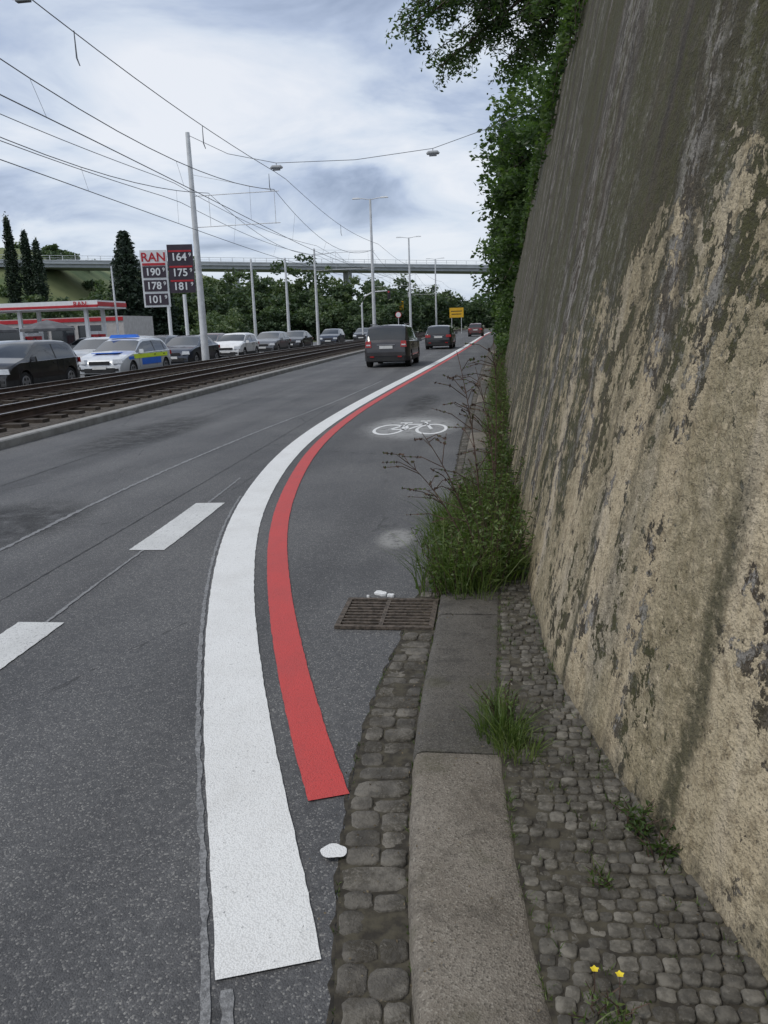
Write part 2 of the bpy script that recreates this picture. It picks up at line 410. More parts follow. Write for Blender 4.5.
whiteC = Curve([(-.40, 1.2), (-.555, 1.67), (-.85, 2.40), (-1.13, 3.155), (-1.568, 4.465), (-2.028, 6.164), (-2.44, 8.49), (-2.65, 10.4), (-2.76, 12.5), (-2.79, 15), (-2.73, 19), (-2.52, 26), (-2.25, 35), (-1.9, 50), (-1.5, 70), (-.8, 110), (0, 140)], 1.0)
redC = Curve([(-.42, 2.1), (-.568, 2.44), (-.84, 3.175), (-1.267, 4.477), (-1.72, 6.166), (-2.13, 8.49), (-2.35, 10.4), (-2.475, 12.5), (-2.52, 15), (-2.45, 19), (-2.25, 26), (-1.98, 35), (-1.63, 50), (-1.23, 70), (-.53, 110), (.27, 140)], 1.0)
H_PAVE = .07

# ground, roads
g = MB(); g.add([(-900, -300, -.03), (900, -300, -.03), (900, 1500, -.03), (-900, 1500, -.03)], [(0, 1, 2, 3)]); g.build('ground', [M_GROUND])
ribbon('road', leftC, lambda y: wallC(y)-.02, -6, 200, 0.0, M_ASPH)
class Off:
    def __init__(s, c, d): s.c = c; s.d = d
    def __call__(s, y): return s.c(y)+s.d
ribbon('opposite_road', Off(leftC, -13.2), Off(leftC, -6.2), -6, 200, .0, M_ASPH2, .6)
ribbon('footpath', Off(leftC, -15.6), Off(leftC, -13.35), -6, 60, .09, M_CONC, .6)
fc = MB(); fc.add([(-75, 40, .004), (-23.5, 40, .004), (-23.5, 100, .004), (-75, 100, .004)], [(0, 1, 2, 3)]); fc.build('forecourt_paving', [M_ASPH2])

# markings
stroke('white_line', whiteC, .272, 1.67, 135, .006, M_WHITE, .0022)
stroke('red_line', redC, .145, 2.44, 135, .006, M_RED, .0020)
stroke('guide_line', Off(whiteC, -.170), .020, 1.1, 7.5, .004, M_FAINT, .005)
stroke('guide_line', Off(whiteC, -.115), .035, 1.05, 1.60, .004, M_FAINT, .006)
stroke('old_lane_line', Curve([(-2.35, 2), (-2.53, 4), (-2.7, 7.5), (-2.8, 9)]), .022, 2.0, 8.5, .004, M_FAINT, .006)
stroke('old_lane_line', Curve([(-3.74, 4), (-3.77, 5.54), (-3.84, 7.35), (-3.75, 12), (-3.45, 16.7), (-3.2, 24)]), .045, 3.0, 24, .004, M_FAINT, .012)
stroke('road_seam', Curve([(-3.0, 1), (-3.1, 8), (-3.3, 20), (-3.1, 45)]), .012, 1.0, 45, .003, M_SEAM, .006)
stroke('road_seam', Curve([(-5.3, 1), (-5.4, 8), (-5.5, 20), (-5.5, 45)]), .016, 1.0, 60, .003, M_SEAM, .008)
dl = Curve([(-2.52, 1), (-2.56, 4), (-2.60, 6), (-2.66, 7.3)])
for y0 in (-.75, 2.4, 5.55):
    stroke('lane_dash', dl, .28, y0, y0+1.64, .005, M_OLD, .003)
for y0 in np.arange(4, 120, 6):
    stroke('lane_dash', Off(leftC, -9.7), .13, y0, y0+3, .005, M_OLD, .002)

def patch(name, cx, cy, rx, ry, z, mat, jag=0.0, n=28):
    mb = MB(); vs = [(cx, cy, z)]; uv = [(.5, .5)]
    ph = random.uniform(0, 6)
    for i in range(n):
        a = 2*math.pi*i/n; k = 1+jag*(math.sin(3*a+ph)+.7*math.sin(5*a+2*ph)+.4*random.uniform(-1, 1))
        vs.append((cx+rx*k*math.cos(a), cy+ry*k*math.sin(a), z)); uv.append((.5+.5*math.cos(a), .5+.5*math.sin(a)))
    mb.add(vs, [(0, i+1, (i+1) % n+1) for i in range(n)])
    ob = mb.build(name, [mat]); ul = ob.data.uv_layers.new(name='UVMap')
    for l in ob.data.loops: ul.data[l.index].uv = uv[l.vertex_index]
    return ob
patch('pale_dust', -1.25, 12.8, 1.15, 2.2, .004, M_DUST)
patch('pale_dust', -.72, 5.9, .22, .45, .004, M_DUST2)
patch('dark_stain', -4.3, 6.3, 1.1, 1.5, .002, M_STAIN)
patch('dark_stain', -1.4, 16.8, .5, 3.0, .002, M_STAIN)
patch('dark_stain', -3.3, 3.2, .5, .8, .002, M_STAIN)
patch('dark_stain', -5.6, 12.5, 1.0, 3.5, .002, M_STAIN)
patch('paint_spill', -.485, 2.135, .042, .034, .019, M_SYMB, .06)

# bicycle symbol
def bike():
    mb = MB(); cx, cy = -1.25, 12.75; S = 2.55; w = .048
    def P(x, y): return (cx+x, cy+y*S, .007)
    def seg(a, b, w=w):
        d = Vector((b[0]-a[0], b[1]-a[1])).normalized(); n = Vector((-d.y, d.x))*w/2
        mb.add([P(a[0]+n.x, a[1]+n.y), P(a[0]-n.x, a[1]-n.y), P(b[0]-n.x, b[1]-n.y), P(b[0]+n.x, b[1]+n.y)], [(0, 1, 2, 3)])
    for wx in (-.335, .335):
        vs = []; n = 32
        for i in range(n):
            a = 2*math.pi*i/n
            vs += [P(wx+.25*math.cos(a), -.11+.25*math.sin(a)), P(wx+.20*math.cos(a), -.11+.20*math.sin(a))]
        mb.add(vs, [(2*i, 2*i+1, (2*i+3) % (2*n), (2*i+2) % (2*n)) for i in range(n)])
    bb, st, hd, rh, fh = (-.04, -.12), (-.14, .19), (.20, .17), (-.335, -.11), (.335, -.11)
    for a, b in ((bb, st), (bb, hd), (rh, bb), (rh, (-.11, .10)), ((-.12, .13), (.19, .13)), (hd, fh), (hd, (.16, .30)), ((.08, .30), (.25, .30)), ((-.24, .215), (-.04, .215))):
        seg(a, b)
    mb.build('bicycle_symbol', [M_SYMB])
bike()

# ---------------------------------------------------------------- kerb, gutter, cobbles
def kerb():
    root = empty('kerb')
    bounds = [-1.2, -.1, 1.0, 2.66, 4.10, 5.2, 6.3, 7.4, 8.5]
    y = 8.5
    while y < 120: y += 1.5 if y < 30 else 5; bounds.append(y)
    for i in range(len(bounds)-1):
        a, b = bounds[i]+.006, bounds[i+1]-.006
        mb = MB(); ys = np.linspace(a, b, 30); vs = []; fs = []
        jz = random.uniform(-.004, .004); n = len(ys)
        for q, y in enumerate(ys):
            e = .005 if q in (0, n-1) else 0
            l, r = kerbL(y)+random.uniform(-.003, .003), kerbR(y)+random.uniform(-.003, .003); h = H_PAVE+.006+jz-e
            vs += [(l-.014, y, -.02), (l-.004, y, h-.030), (l+.006, y, h-.010), (l+.022, y, h-.002), (l+.045, y, h), (r-.010, y, h), (r, y, h-.008), (r, y, -.02)]
        for k in range(n-1):
            for j in range(7): fs.append((k*8+j, k*8+j+1, (k+1)*8+j+1, (k+1)*8+j))
        fs.append(tuple(range(8))[::-1]); fs.append(tuple((n-1)*8+j for j in range(8)))
        mb.add(vs, fs)
        mb.build('kerb_slab', [M_KERB if b < 2.7 or i % 4 == 1 and i > 4 else M_KERB2], parent=root, smooth=50)
kerb()
def stone(mb, cx, cy, sx, sy, z, tint, rot=0.0, depth=.05):
    vs = []; fs = []; n = 16; cs, sn = math.cos(rot), math.sin(rot)
    p = 7.0; rr = []
    for i in range(n):
        a = 2*math.pi*(i+.5)/n; c, s_ = math.cos(a), math.sin(a)
        k = (abs(c)**p+abs(s_)**p)**(-1/p)*random.uniform(.92, 1.04)
        rr.append((c*k*sx/2, s_*k*sy/2))
    tx, ty = random.uniform(-.06, .06), random.uniform(-.06, .06)
    for k, dz in ((1.0, -depth), (1.0, -.007), (.96, -.002), (.84, .0)):
        for x, y in rr:
            x *= k; y *= k
            vs.append((cx+x*cs-y*sn, cy+x*sn+y*cs, z+dz+x*tx+y*ty+random.uniform(-.0012, .0012)))
    vs.append((cx, cy, z+random.uniform(-.002, .001)))
    for l in range(3):
        for i in range(n): fs.append((l*n+i, l*n+(i+1) % n, (l+1)*n+(i+1) % n, (l+1)*n+i))
    for i in range(n): fs.append((3*n+i, 3*n+(i+1) % n, 4*n))
    mb.add(vs, fs, 0, tint)
def cobbles():
    mb = MB(); y = -.6
    while y < 8.5:
        d = random.uniform(.042, .056)
        x0, x1 = kerbR(y)+.005, wallC(y)+.02
        x = x0+random.uniform(-.0, .012)
        sl = -(wallC(y+.2)-wallC(y-.2))/.4*.5
        while x < x1:
            w = random.uniform(.036, .060)
            arch = .02*math.sin((x-x0)*9+y*1.7)-sl*(x-x0)*.6
            stone(mb, x+w/2, y+arch+random.uniform(-.005, .005), w-.003, d-.003+random.uniform(-.004, .003), H_PAVE+random.uniform(-.007, .004)+.02*max(0, (x-x0)-.1), random.random()**1.4, random.uniform(-.16, .16)-sl*.3)
            x += w
        y += d
    mb.build('cobblestone_footway', [M_STONE], smooth=60)
    ribbon('joint_dirt', Off(kerbR, -.01), Off(wallC, .05), -3, 120, H_PAVE-.005, M_DIRT)
cobbles()
def gutter():
    mb = MB(); y = .2
    while y < 45:
        d = random.uniform(.075, .115)
        if not 3.93 < y+d/2 < 4.58:
            l, r = gutC(y+d/2)+.006+random.uniform(-.008, .008), kerbL(y+d/2)-.014
            w = r-l
            tz = .012+random.uniform(-.004, .004)
            sl = math.atan2(-(gutC(y+.3)-gutC(y-.3)), .6)
            if w > .12 and random.random() < .8:
                k = random.uniform(.36, .64)
                stone(mb, l+w*k/2, y+d/2, w*k-.003, d-.004, tz, random.random()*.9, sl+random.uniform(-.06, .06))
                stone(mb, l+w*k+w*(1-k)/2, y+d/2+random.uniform(-.008, .008), w*(1-k)-.003, d-.004, tz+random.uniform(-.005, .003), random.random()*.9, sl+random.uniform(-.06, .06))
            else:
                stone(mb, (l+r)/2, y+d/2, w-.003, d-.004, tz, random.random()*.8, sl)
        y += d
    mb.build('gutter_cobbles', [M_STONE2], smooth=60)
    ribbon('gutter_joint', Off(gutC, -.004), Off(kerbL, 0), -3, 120, .0080, M_DIRT)
    stroke('gutter_crack', Off(gutC, -.010), .012, .4, 30, .0035, M_CRACK, .009)
gutter()

# drain grate
def drain():
    x0, x1, y0, y1 = -.845, -.305, 4.02, 4.49
    mb = MB()
    mb.box(((x0+x1)/2, (y0+y1)/2, .0025), (x1-x0, y1-y0, .003), 1)  # flat black sheet paints the dark of a pit; no hole below
    t = .028
    for c, s_ in ((((x0+x1)/2, y0+t/2, .011), (x1-x0, t, .018)), (((x0+x1)/2, y1-t/2, .011), (x1-x0, t, .018)),
                  ((x0+t/2, (y0+y1)/2, .011), (t, y1-y0-2*t-.004, .018)), ((x1-t/2, (y0+y1)/2, .011), (t, y1-y0-2*t-.004, .018))):
        mb.box(c, s_, 0)
    n = 8
    for i in range(n):
        yy = y0+t+(i+1)*(y1-y0-2*t)/(n+1)
        mb.box(((x0+x1)/2, yy, .010), (x1-x0-2*t, .017, .014), 0)
    mb.box(((x0+x1)/2-.02, (y0+y1)/2, .011), (.024, y1-y0-2*t-.01, .0145), 0)
    mb.build('drain_grate', [M_IRON, M_BLACK])
    for cx, cy, r in ((-.665, 4.60, .046), (-.60, 4.565, .026), (-.735, 4.54, .012)):
        m2 = MB(); stone(m2, cx, cy, r*1.7, r, .018, .8, random.uniform(-.6, .6), .016); m2.build('white_rubble', [M_SYMB])
drain()

# ---------------------------------------------------------------- retaining wall + embankment
def wall():
    ys = []
    y = -4
    while y < 120: ys.append(y); y += .10 if y < 12 else (.5 if y < 40 else 2)
    hs = list(np.linspace(0, 6.3, 50)); H = len(hs)
    mb = MB(); vs = []; fs = []; uv = []; u = 0; prev = None
    for y in ys:
        x = wallC(y); t = Vector((wallC(y+.1)-wallC(y-.1), .2)).normalized(); n = Vector((t.y, -t.x))
        if prev: u += math.hypot(x-prev[0], y-prev[1])
        prev = (x, y)
        for h in hs:
            o = .18*h + .012*math.sin(u*1.7+h)*math.sin(h*2.1+u*.6) + (.05 if h > 6.25 else 0)
            rg = .006*math.sin(u*9+math.sin(h*7)*2)*math.sin(h*11+u*3)+random.uniform(-.003, .003)
            vs.append((x+n.x*(o+rg), y+n.y*(o+rg), h-(.05 if h == 0 else 0))); uv.append((u, h))
        top = vs[-1]
        vs.append((top[0]+n.x*.35, top[1]+n.y*.35, 6.3)); uv.append((u, 6.7))
    K = H+1
    for i in range(len(ys)-1):
        for j in range(K-1): fs.append((i*K+j, i*K+j+1, (i+1)*K+j+1, (i+1)*K+j))
    mb.add(vs, fs)
    ob = mb.build('retaining_wall', [M_WALL], smooth=60)
    ul = ob.data.uv_layers.new(name='UVMap')
    vi = np.zeros(len(ob.data.loops), dtype=np.int32); ob.data.loops.foreach_get('vertex_index', vi)
    ul.data.foreach_set('uv', np.array(uv, dtype=np.float32)[vi].ravel())
    mb = MB(); vs = []; fs = []; yy = list(np.linspace(-4, 120, 60)); ds = [1.5, 4, 8, 15, 30, 60]
    for y in yy:
        for k, d in enumerate(ds):
            vs.append((wallC(y)+d, y, (6.22 if k == 0 else 6.3+.12*d+.3*math.sin(y*.4+d)) * (1 if k < 5 else .9)))
    n = len(ds)
    for i in range(len(yy)-1):
        for j in range(n-1): fs.append((i*n+j, i*n+j+1, (i+1)*n+j+1, (i+1)*n+j))
    mb.add(vs, fs); mb.build('embankment', [M_SOIL], smooth=80)
wall()

# ---------------------------------------------------------------- tram track
def tram():
    root = empty('tram_track')
    mb = MB(); ys = steps(-6, 190, .8); vs = []; fs = []
    prof = [(-6.05, .0), (-5.9, .14), (-.35, .14), (-.22, .10)]
    for y in ys:
        for d, z in prof: vs.append((leftC(y)+d, y, z))
    for i in range(len(ys)-1):
        for j in range(3): fs.append((i*4+j, i*4+j+1, (i+1)*4+j+1, (i+1)*4+j))
    mb.add(vs, fs); mb.build('ballast_bed', [M_BALLAST], parent=root)
    kb = MB()
    for d0, d1, h in ((-.22, -.02, .13), (-6.2, -6.03, .15)):
        vs = []; fs = []
        for y in ys:
            for d, z in ((d0, -.02), (d0, h), (d1-.02, h), (d1, h-.02), (d1, -.02)): vs.append((leftC(y)+d, y, z))
        for i in range(len(ys)-1):
            for j in range(4): fs.append((i*5+j, i*5+j+1, (i+1)*5+j+1, (i+1)*5+j))
        kb.add(vs, fs)
    kb.build('track_kerb', [M_CONC], parent=root)
    sl = MB(); y = 3
    while y < 120:
        for c in (-1.55, -4.5):
            sl.box((leftC(y)+c, y, .165), (2.0, .24, .07), 0)
        y += .68
    sl.build('sleepers', [M_SLEEPER], parent=root)
    rl = MB()
    for c in (-1.55, -4.5):
        for s_ in (-.5, .5):
            vs = []; fs = []; mi = []
            pr = [(-.07, .20), (-.07, .215), (-.015, .225), (-.015, .31), (-.034, .32), (-.034, .35), (.034, .35), (.034, .32), (.015, .31), (.015, .225), (.07, .215), (.07, .20)]
            for y in ys:
                for d, z in pr: vs.append((leftC(y)+c+s_+d, y, z))
            for i in range(len(ys)-1):
                for j in range(11):
                    fs.append((i*12+j, i*12+j+1, (i+1)*12+j+1, (i+1)*12+j)); mi.append(1 if j == 5 else 0)
            rl.add(vs, fs, mi)
    rl.build('rails', [M_RAIL, M_RAILTOP], parent=root)
tram()

# ---------------------------------------------------------------- poles and overhead line
def pole(name, x, y, h, r=.11, lamp=False, mat=None):
    mb = MB()
    mb.tube([(0, 0, 0), (0, 0, .5), (0, 0, h)], [r*1.3, r*1.25, r*.65], 12)
    mb.box((0, 0, .03), (.5, .5, .06))
    if lamp:
        for s_ in (-1, 1):
            mb.tube([(0, 0, h-.05), (s_*.6, 0, h+.05), (s_*.9, 0, h+.08)], .035, 6)
            mb.box((s_*1.15, 0, h+.09), (.65, .26, .10), 1, taper=.8)
    return mb.build(name, [mat or M_GALV, M_SIGNW], smooth=40, loc=(x, y, 0))
MASTS = [(-13.7, 5), (-12.95, 36), (-14.0, 66), (-13.6, 97), (-12.6, 128)]
for i, (x, y) in enumerate(MASTS):
    p = pole('catenary_mast', x, y, 10.0 if i < 2 else 7.8, .14 if i < 2 else .11)
    mb = MB(); L1 = leftC(y)-1.55-x
    for zz in (7.4, 6.1):
        mb.tube([(0, 0, zz), (L1*.5, 0, zz+.02), (L1+.2, 0, zz+.03)], .018, 6)
    mb.tube([(0, 0, 8.3 if i < 2 else 7.7), (L1, 0, 7.45)], .010, 5)
    mb.tube([(L1, 0, 7.4), (L1, 0, 6.1)], .012, 5); mb.tube([(L1-2.95, 0, 7.4), (L1-2.95, 0, 6.1)], .012, 5)
    mb.build('cantilever', [M_GALV], parent=p)
pole('street_lamp', -9.6, 68, 11.6, .13, lamp=True)
pole('street_lamp', -9.5, 98.6, 11.6, .13, lamp=True)
pole('street_lamp', -8.6, 132, 11.6, .13, lamp=True)
pole('lighting_pole', -21.9, 75, 8.0, .13)
pole('lighting_pole', -18.8, 75.5, 8.0, .13)
pole('lighting_pole', -36, 76, 8.0, .10)

def wires():
    mb = MB()
    ysm = [-26] + [m[1] for m in MASTS] + [160]
    for c in (-1.55, -4.5):
        pts = [(leftC(max(y, -7))+c+.25*math.sin(y*.1), y, 5.78) for y in np.arange(-6, 160, 4)]
        mb.tube(pts, .013, 4)
        pm = []
        for y in np.arange(-6, 160, 2.0):
            k = max(j for j in range(len(ysm)-1) if ysm[j] <= y); t = (y-ysm[k])/(ysm[k+1]-ysm[k])
            z = 7.5-4*t*(1-t)*1.1
            pm.append((leftC(y)+c, y, z))
            if (int(y/2)) % 4 == 0: mb.tube([(leftC(y)+c, y, z), (leftC(y)+c+.25*math.sin(y*.1), y, 5.79)], .005, 3)
        mb.tube(pm, .013, 4)
    for off, zz in ((-1.0, 7.9), (-5.8, 7.2), (-6.0, 8.0)):
        pts = [(leftC(y)+off, y, zz-.35*math.sin(math.pi*((y-5) % 30.5)/30.5)) for y in np.arange(-6, 160, 2)]
        mb.tube(pts, .013, 4)
        if off == -1.0:
            for y in (9, 17, 25, 33, 50): mb.tube([(leftC(y)+off, y, zz-.3), (leftC(y)+off, y, zz-.8), (leftC(y)+off+.05, y, zz-.95)], [.010, .018, .012], 5)
    mb.build('overhead_wires', [M_CABLE])
wires()
def span(y, pts, lamps, name):
    root = MB(); root.tube(pts, .012, 4, 0)
    for x, yy, z in lamps:
        root.tube([(x, yy, z), (x, yy, z-.12)], .015, 5, 0)
        root.tube([(x-.26, yy, z-.20), (x-.18, yy, z-.16), (x+.18, yy, z-.16), (x+.26, yy, z-.20)], [.04, .08, .08, .04], 10, 1)
        root.box((x, yy, z-.26), (.30, .12, .06), 0)
    root.build(name, [M_CABLE, simple('lamp_grey', (.30, .31, .32), (.38, .39, .4), 4, .5)])
span(35, [(-12.95, 36, 9.9), (-11, 35.3, 8.9), (-8.9, 35.2, 8.4), (-5.5, 35, 8.3), (-2.3, 35, 8.55), (.4, 35, 9.3), (2.4, 35, 10)],
     [(-8.9, 35.2, 8.4), (-2.3, 35, 8.55)], 'hanging_street_light')
span(17, [(-14.5, 17.5, 9.6), (-11.5, 17.5, 8.8), (-9.6, 17.5, 8.65), (-6, 17.5, 8.75), (-3, 17.5, 9.0), (2.4, 17.5, 10)], [(-9.6, 17.5, 8.68)], 'hanging_street_light')
pole('catenary_mast', -14.5, 17.5, 10, .14)
pole('span_wire_mast', 2.5, 35, 10.2, .1); pole('span_wire_mast', 3.4, 17.5, 10.2, .1)

# ---------------------------------------------------------------- cars
def car(name, loc, rz, paint, L=4.2, W=1.76, Hh=1.48, kind='hatch', roofbox=False, police=False):
    hl = L/2; w0 = W/2
    if kind == 'mpv':
        prof = [(-hl, .55), (-hl+.02, .93), (-hl+.09, 1.05), (-hl+.36, Hh-.12), (-hl+.50, Hh-.03), (-hl+1.2, Hh), (hl-2.0, Hh-.01), (hl-1.65, Hh-.08), (hl-.95, 1.10), (hl-.45, .97), (hl-.12, .82), (hl, .58)]
        rw = (-hl+.09, -hl+.36); ws = (hl-1.65, hl-.95)
    elif kind == 'estate':
        prof = [(-hl, .55), (-hl+.03, .93), (-hl+.12, 1.0), (-hl+.55, Hh-.10), (-hl+.75, Hh-.03), (-hl+1.5, Hh), (hl-2.25, Hh-.02), (hl-1.95, Hh-.09), (hl-1.25, 1.0), (hl-.5, .88), (hl-.12, .74), (hl, .52)]
        rw = (-hl+.12, -hl+.55); ws = (hl-1.95, hl-1.25)
    elif kind == 'sedan':
        prof = [(-hl, .55), (-hl+.03, .98), (-hl+.55, 1.02), (-hl+1.15, Hh-.10), (-hl+1.4, Hh-.03), (-hl+2.0, Hh), (hl-2.15, Hh-.02), (hl-1.9, Hh-.09), (hl-1.2, .98), (hl-.5, .86), (hl-.12, .72), (hl, .52)]
        rw = (-hl+.55, -hl+1.15); ws = (hl-1.9, hl-1.2)
    else:
        prof = [(-hl, .55), (-hl+.02, .92), (-hl+.10, 1.02), (-hl+.42, Hh-.12), (-hl+.6, Hh-.04), (-hl+1.2, Hh), (hl-1.95, Hh-.01), (hl-1.65, Hh-.09), (hl-.95, 1.02), (hl-.45, .90), (hl-.12, .76), (hl, .54)]
        rw = (-hl+.10, -hl+.42); ws = (hl-1.65, hl-.95)
    fa, ra = hl-.82, -hl+.78
    py = [p[0] for p in prof]; pz = [p[1] for p in prof]
    R0 = .365; zc = .31
    ys = set(round(p, 3) for p in py)
    for ax in (fa, ra):
        for k in range(-6, 7): ys.add(round(ax+R0*math.sin(k/6*math.pi/2), 3))
        ys.add(round(ax+R0+.02, 3)); ys.add(round(ax-R0-.02, 3))
    bp = (ws[0]+rw[1])/2+.08
    for q in (bp-.04, bp+.04, rw[1]+.22 if kind != 'sedan' else rw[1]+.05, hl-.03, -hl+.04): ys.add(round(q, 3))
    cpil = bp-.95
    if kind in ('estate', 'mpv'): ys.add(round(cpil-.04, 3)); ys.add(round(cpil+.04, 3))
    ys = sorted(ys)
    ys2 = [ys[0]]
    for y in ys[1:]:
        if y-ys2[-1] > .012: ys2.append(y)
    ys = ys2
    belt0 = .93 if kind != 'mpv' else .99
    rings = []
    for y in ys:
        zt = float(np.interp(y, py, pz))
        t = abs(y)/hl
        w = w0*(1-.16*max(0, (t-.80)/.2)**2.2)
        belt = min(belt0+.03*(-y/hl), zt-.03)
        fr = max(0, min(1, (zt-belt-.03)/(Hh-belt0)))
        rwid = w*(.93-(.12 if kind == 'mpv' else .17)*fr)
        arc = 0
        for ax in (fa, ra):
            if abs(y-ax) < R0: arc = zc+math.sqrt(R0**2-(y-ax)**2)
        zb = max(.19+(.06 if t > .9 else 0), arc)
        z3 = max(.42, arc+.015)
        z4 = max(.60, arc+.03)
        z4 = min(z4, belt-.03); z3 = min(z3, z4-.02)
        z7 = max(belt+.008, zt-.10*min(1, fr*2)-.012)
        half = [(0, zb), (w*.86, zb), (w*.985, max(zb+.004, min(.26, z3-.01)) if arc == 0 else arc+.004), (w, z3), (w*1.0, z4), (w*.985, belt-.02), (w*.955, belt),
                (rwid+.012*fr, z7), (rwid-.03*fr-.005, zt-.035*fr-.006), (rwid*.80, zt), (0, zt+.022)]
        rings.append(half)
    mb = MB(); vs = []; fs = []; mi = []
    nh = len(rings[0]); n = 2*nh-2
    for y, h in zip(ys, rings):
        for x, z in h: vs.append((x, y, z))
        for x, z in h[-2:0:-1]: vs.append((-x, y, z))
    for i in range(len(ys)-1):
        ym = (ys[i]+ys[i+1])/2
        for j in range(n):
            j2 = (j+1) % n
            fs.append((i*n+j, (i+1)*n+j, (i+1)*n+j2, i*n+j2))
            row = j if j < nh-1 else n-1-j
            m = 0
            if row <= 1: m = 2
            if row == 2: m = 2 if not police else 0
            if row == 6 and rw[0]+.18 < ym < ws[1]-.08:
                m = 1
                if abs(ym-bp) < .041: m = 2
                if kind in ('estate', 'mpv') and abs(ym-cpil) < .041: m = 2
                if kind == 'hatch' and ym < rw[1]+.1: m = 0
                if kind == 'sedan' and ym < rw[1]: m = 0
            if row in (8, 9) and ws[0] < ym < ws[1]: m = 1
            if row in (8, 9) and rw[0] < ym < rw[1]: m = 1
            mi.append(m)
    fs.append(tuple(range(n))); mi.append(0)
    fs.append(tuple((len(ys)-1)*n+k for k in range(n))[::-1]); mi.append(0)
    mb.add(vs, fs, mi)
    mb.box((0, 0, .36), (W*.72, L*.9, .30), 2)
    e = .012; rb = -hl
    mb.box((0, rb-.02, .36), (W*.80, .10, .22), 2)
    mb.box((0, rb-.035, .52), (W*.86, .10, .14), 0, taper=.97)
    mb.box((0, rb-e, .78 if kind != 'sedan' else .72), (.52, .03, .11), 6)
    mb.box((0, rb-.005, .87), (.70, .03, .03), 7)
    for s_ in (-1, 1):
        if kind == 'mpv':
            mb.box((s_*w0*.76, rb+.045, .90), (.24, .12, .24), 4, taper=.85)
            mb.box((s_*w0*.76, rb-.016, .87), (.16, .01, .05), 5)
        else: mb.box((s_*w0*.74, rb+.03, .84), (.34, .10, .16), 4, taper=.92)
        mb.box((s_*w0*.6, rb-.088, .42), (.16, .01, .05), 4)
        mb.box((s_*w0*.72, hl-.10, .67), (.36, .20, .15), 5, rz=-s_*.28, taper=.85)
        mb.box((s_*w0*.66, hl+.005, .38), (.20, .03, .08), 2)
        mb.box((s_*(w0+.07), ws[1]-.22, .98), (.20, .10, .14), 0, taper=.75)
        for q in (bp, ws[1]-.12, max(ra+.42, bp-1.0)):
            mb.box((s_*(w0*.996), q, .66), (.012, .012, .50), 2)
        for q in (bp+.16, bp-.72): mb.box((s_*(w0+.004), q, .82), (.03, .16, .03), 2)
        if police:
            mb.box((s_*(w0+.004), -.15, .80), (.014, 3.1, .15), 9)
            mb.box((s_*(w0+.006), -.15, .595), (.016, 1.75, .24), 8)
            mb.box((s_*(w0-.002), 1.55, .76), (.02, .5, .10), 8)
    mb.box((0, hl-.005, .62), (.78, .05, .12), 2)
    mb.box((0, hl+.01, .36), (W*.62, .05, .16), 2)
    mb.box((0, hl+.035, .46), (.52, .02, .11), 6)
    if police:
        mb.box((0, hl-.78, .955), (1.0, .6, .02), 8)
    for ax in (fa, ra):
        for s_ in (-1, 1):
            xo = s_*(w0-.02); xi = s_*(w0-.24)
            mb.tube([(xi, ax, zc), (xi+s_*.02, ax, zc), (xo-s_*.02, ax, zc), (xo, ax, zc)], [.29, .315, .315, .295], 22, 3)
            mb.tube([(xo-s_*.01, ax, zc), (xo+s_*.006, ax, zc)], [.215, .205], 18, 7)
            for k in range(5):
                a2 = 2*math.pi*k/5+.3+math.pi/5
                mb.tube([(xo+s_*.002, ax+.13*math.cos(a2), zc+.13*math.sin(a2)), (xo+s_*.010, ax+.13*math.cos(a2), zc+.13*math.sin(a2))], .048, 6, 2)
    if roofbox:
        for s_ in (-1, 1): mb.tube([(s_*w0*.74, -hl+.7, Hh+.03), (s_*w0*.74, hl-2.0, Hh+.03)], .022, 6, 7)
    if police:
        mb.box((0, .05, Hh+.07), (1.15, .24, .12), 8, taper=.85)
    mats = [paint, M_GLASS, M_PLAST, M_RUB, M_TAIL, M_HEAD, M_PLATE, M_RIM, P_PBLUE, P_PYEL]
    return mb.build(name, mats, smooth=42, loc=loc, rz=rz)
A = math.pi
car('minivan', (-4.0, 33.8, 0), R(-1), P_BROWN, 4.4, 1.82, 1.62, 'mpv', roofbox=True)
car('hatchback_car', (-3.3, 55, 0), R(-1), P_BLACK, 4.3, 1.8, 1.50, 'hatch')
car('hatchback_car', (-1.7, 100, 0), R(-2), P_DRED, 4.2, 1.78, 1.52, 'hatch')
car('hatchback_car', (-14.3, 23.4, 0), A, P_BLACK, 4.2, 1.74, 1.50, 'hatch')
car('police_car', (-13.85, 29.8, 0), A, P_POLICE, 4.65, 1.84, 1.46, 'estate', police=True)
car('hatchback_car', (-17.4, 27.5, 0), A, P_SILVER, 4.2, 1.76, 1.5, 'hatch')
car('estate_car', (-17.3, 34.5, 0), A, P_SILVER, 4.5, 1.8, 1.5, 'estate')
car('sedan_car', (-14.7, 38.6, 0), A, P_BLUE, 4.5, 1.8, 1.44, 'sedan')
car('hatchback_car', (-17.5, 41.5, 0), A, P_GREY, 4.2, 1.76, 1.48, 'hatch')
car('hatchback_car', (-14.7, 46.2, 0), A, P_WHITE, 4.0, 1.74, 1.46, 'hatch')
car('estate_car', (-14.8, 54.2, 0), A, P_GREY, 4.5, 1.8, 1.46, 'estate')
car('sedan_car', (-14.9, 62, 0), A, P_BLACK, 4.5, 1.8, 1.44, 'sedan')
car('hatchback_car', (-14.2, 73, 0), A, P_BLUE, 4.2, 1.76, 1.48, 'hatch')
car('hatchback_car', (-17.6, 50, 0), A, P_DRED, 4.2, 1.76, 1.48, 'hatch')
car('sedan_car', (-13.6, 88, 0), A, P_BLACK, 4.5, 1.8, 1.44, 'sedan')
car('estate_car', (-31, 60, 0), R(70), P_GREY, 4.5, 1.8, 1.46, 'estate')
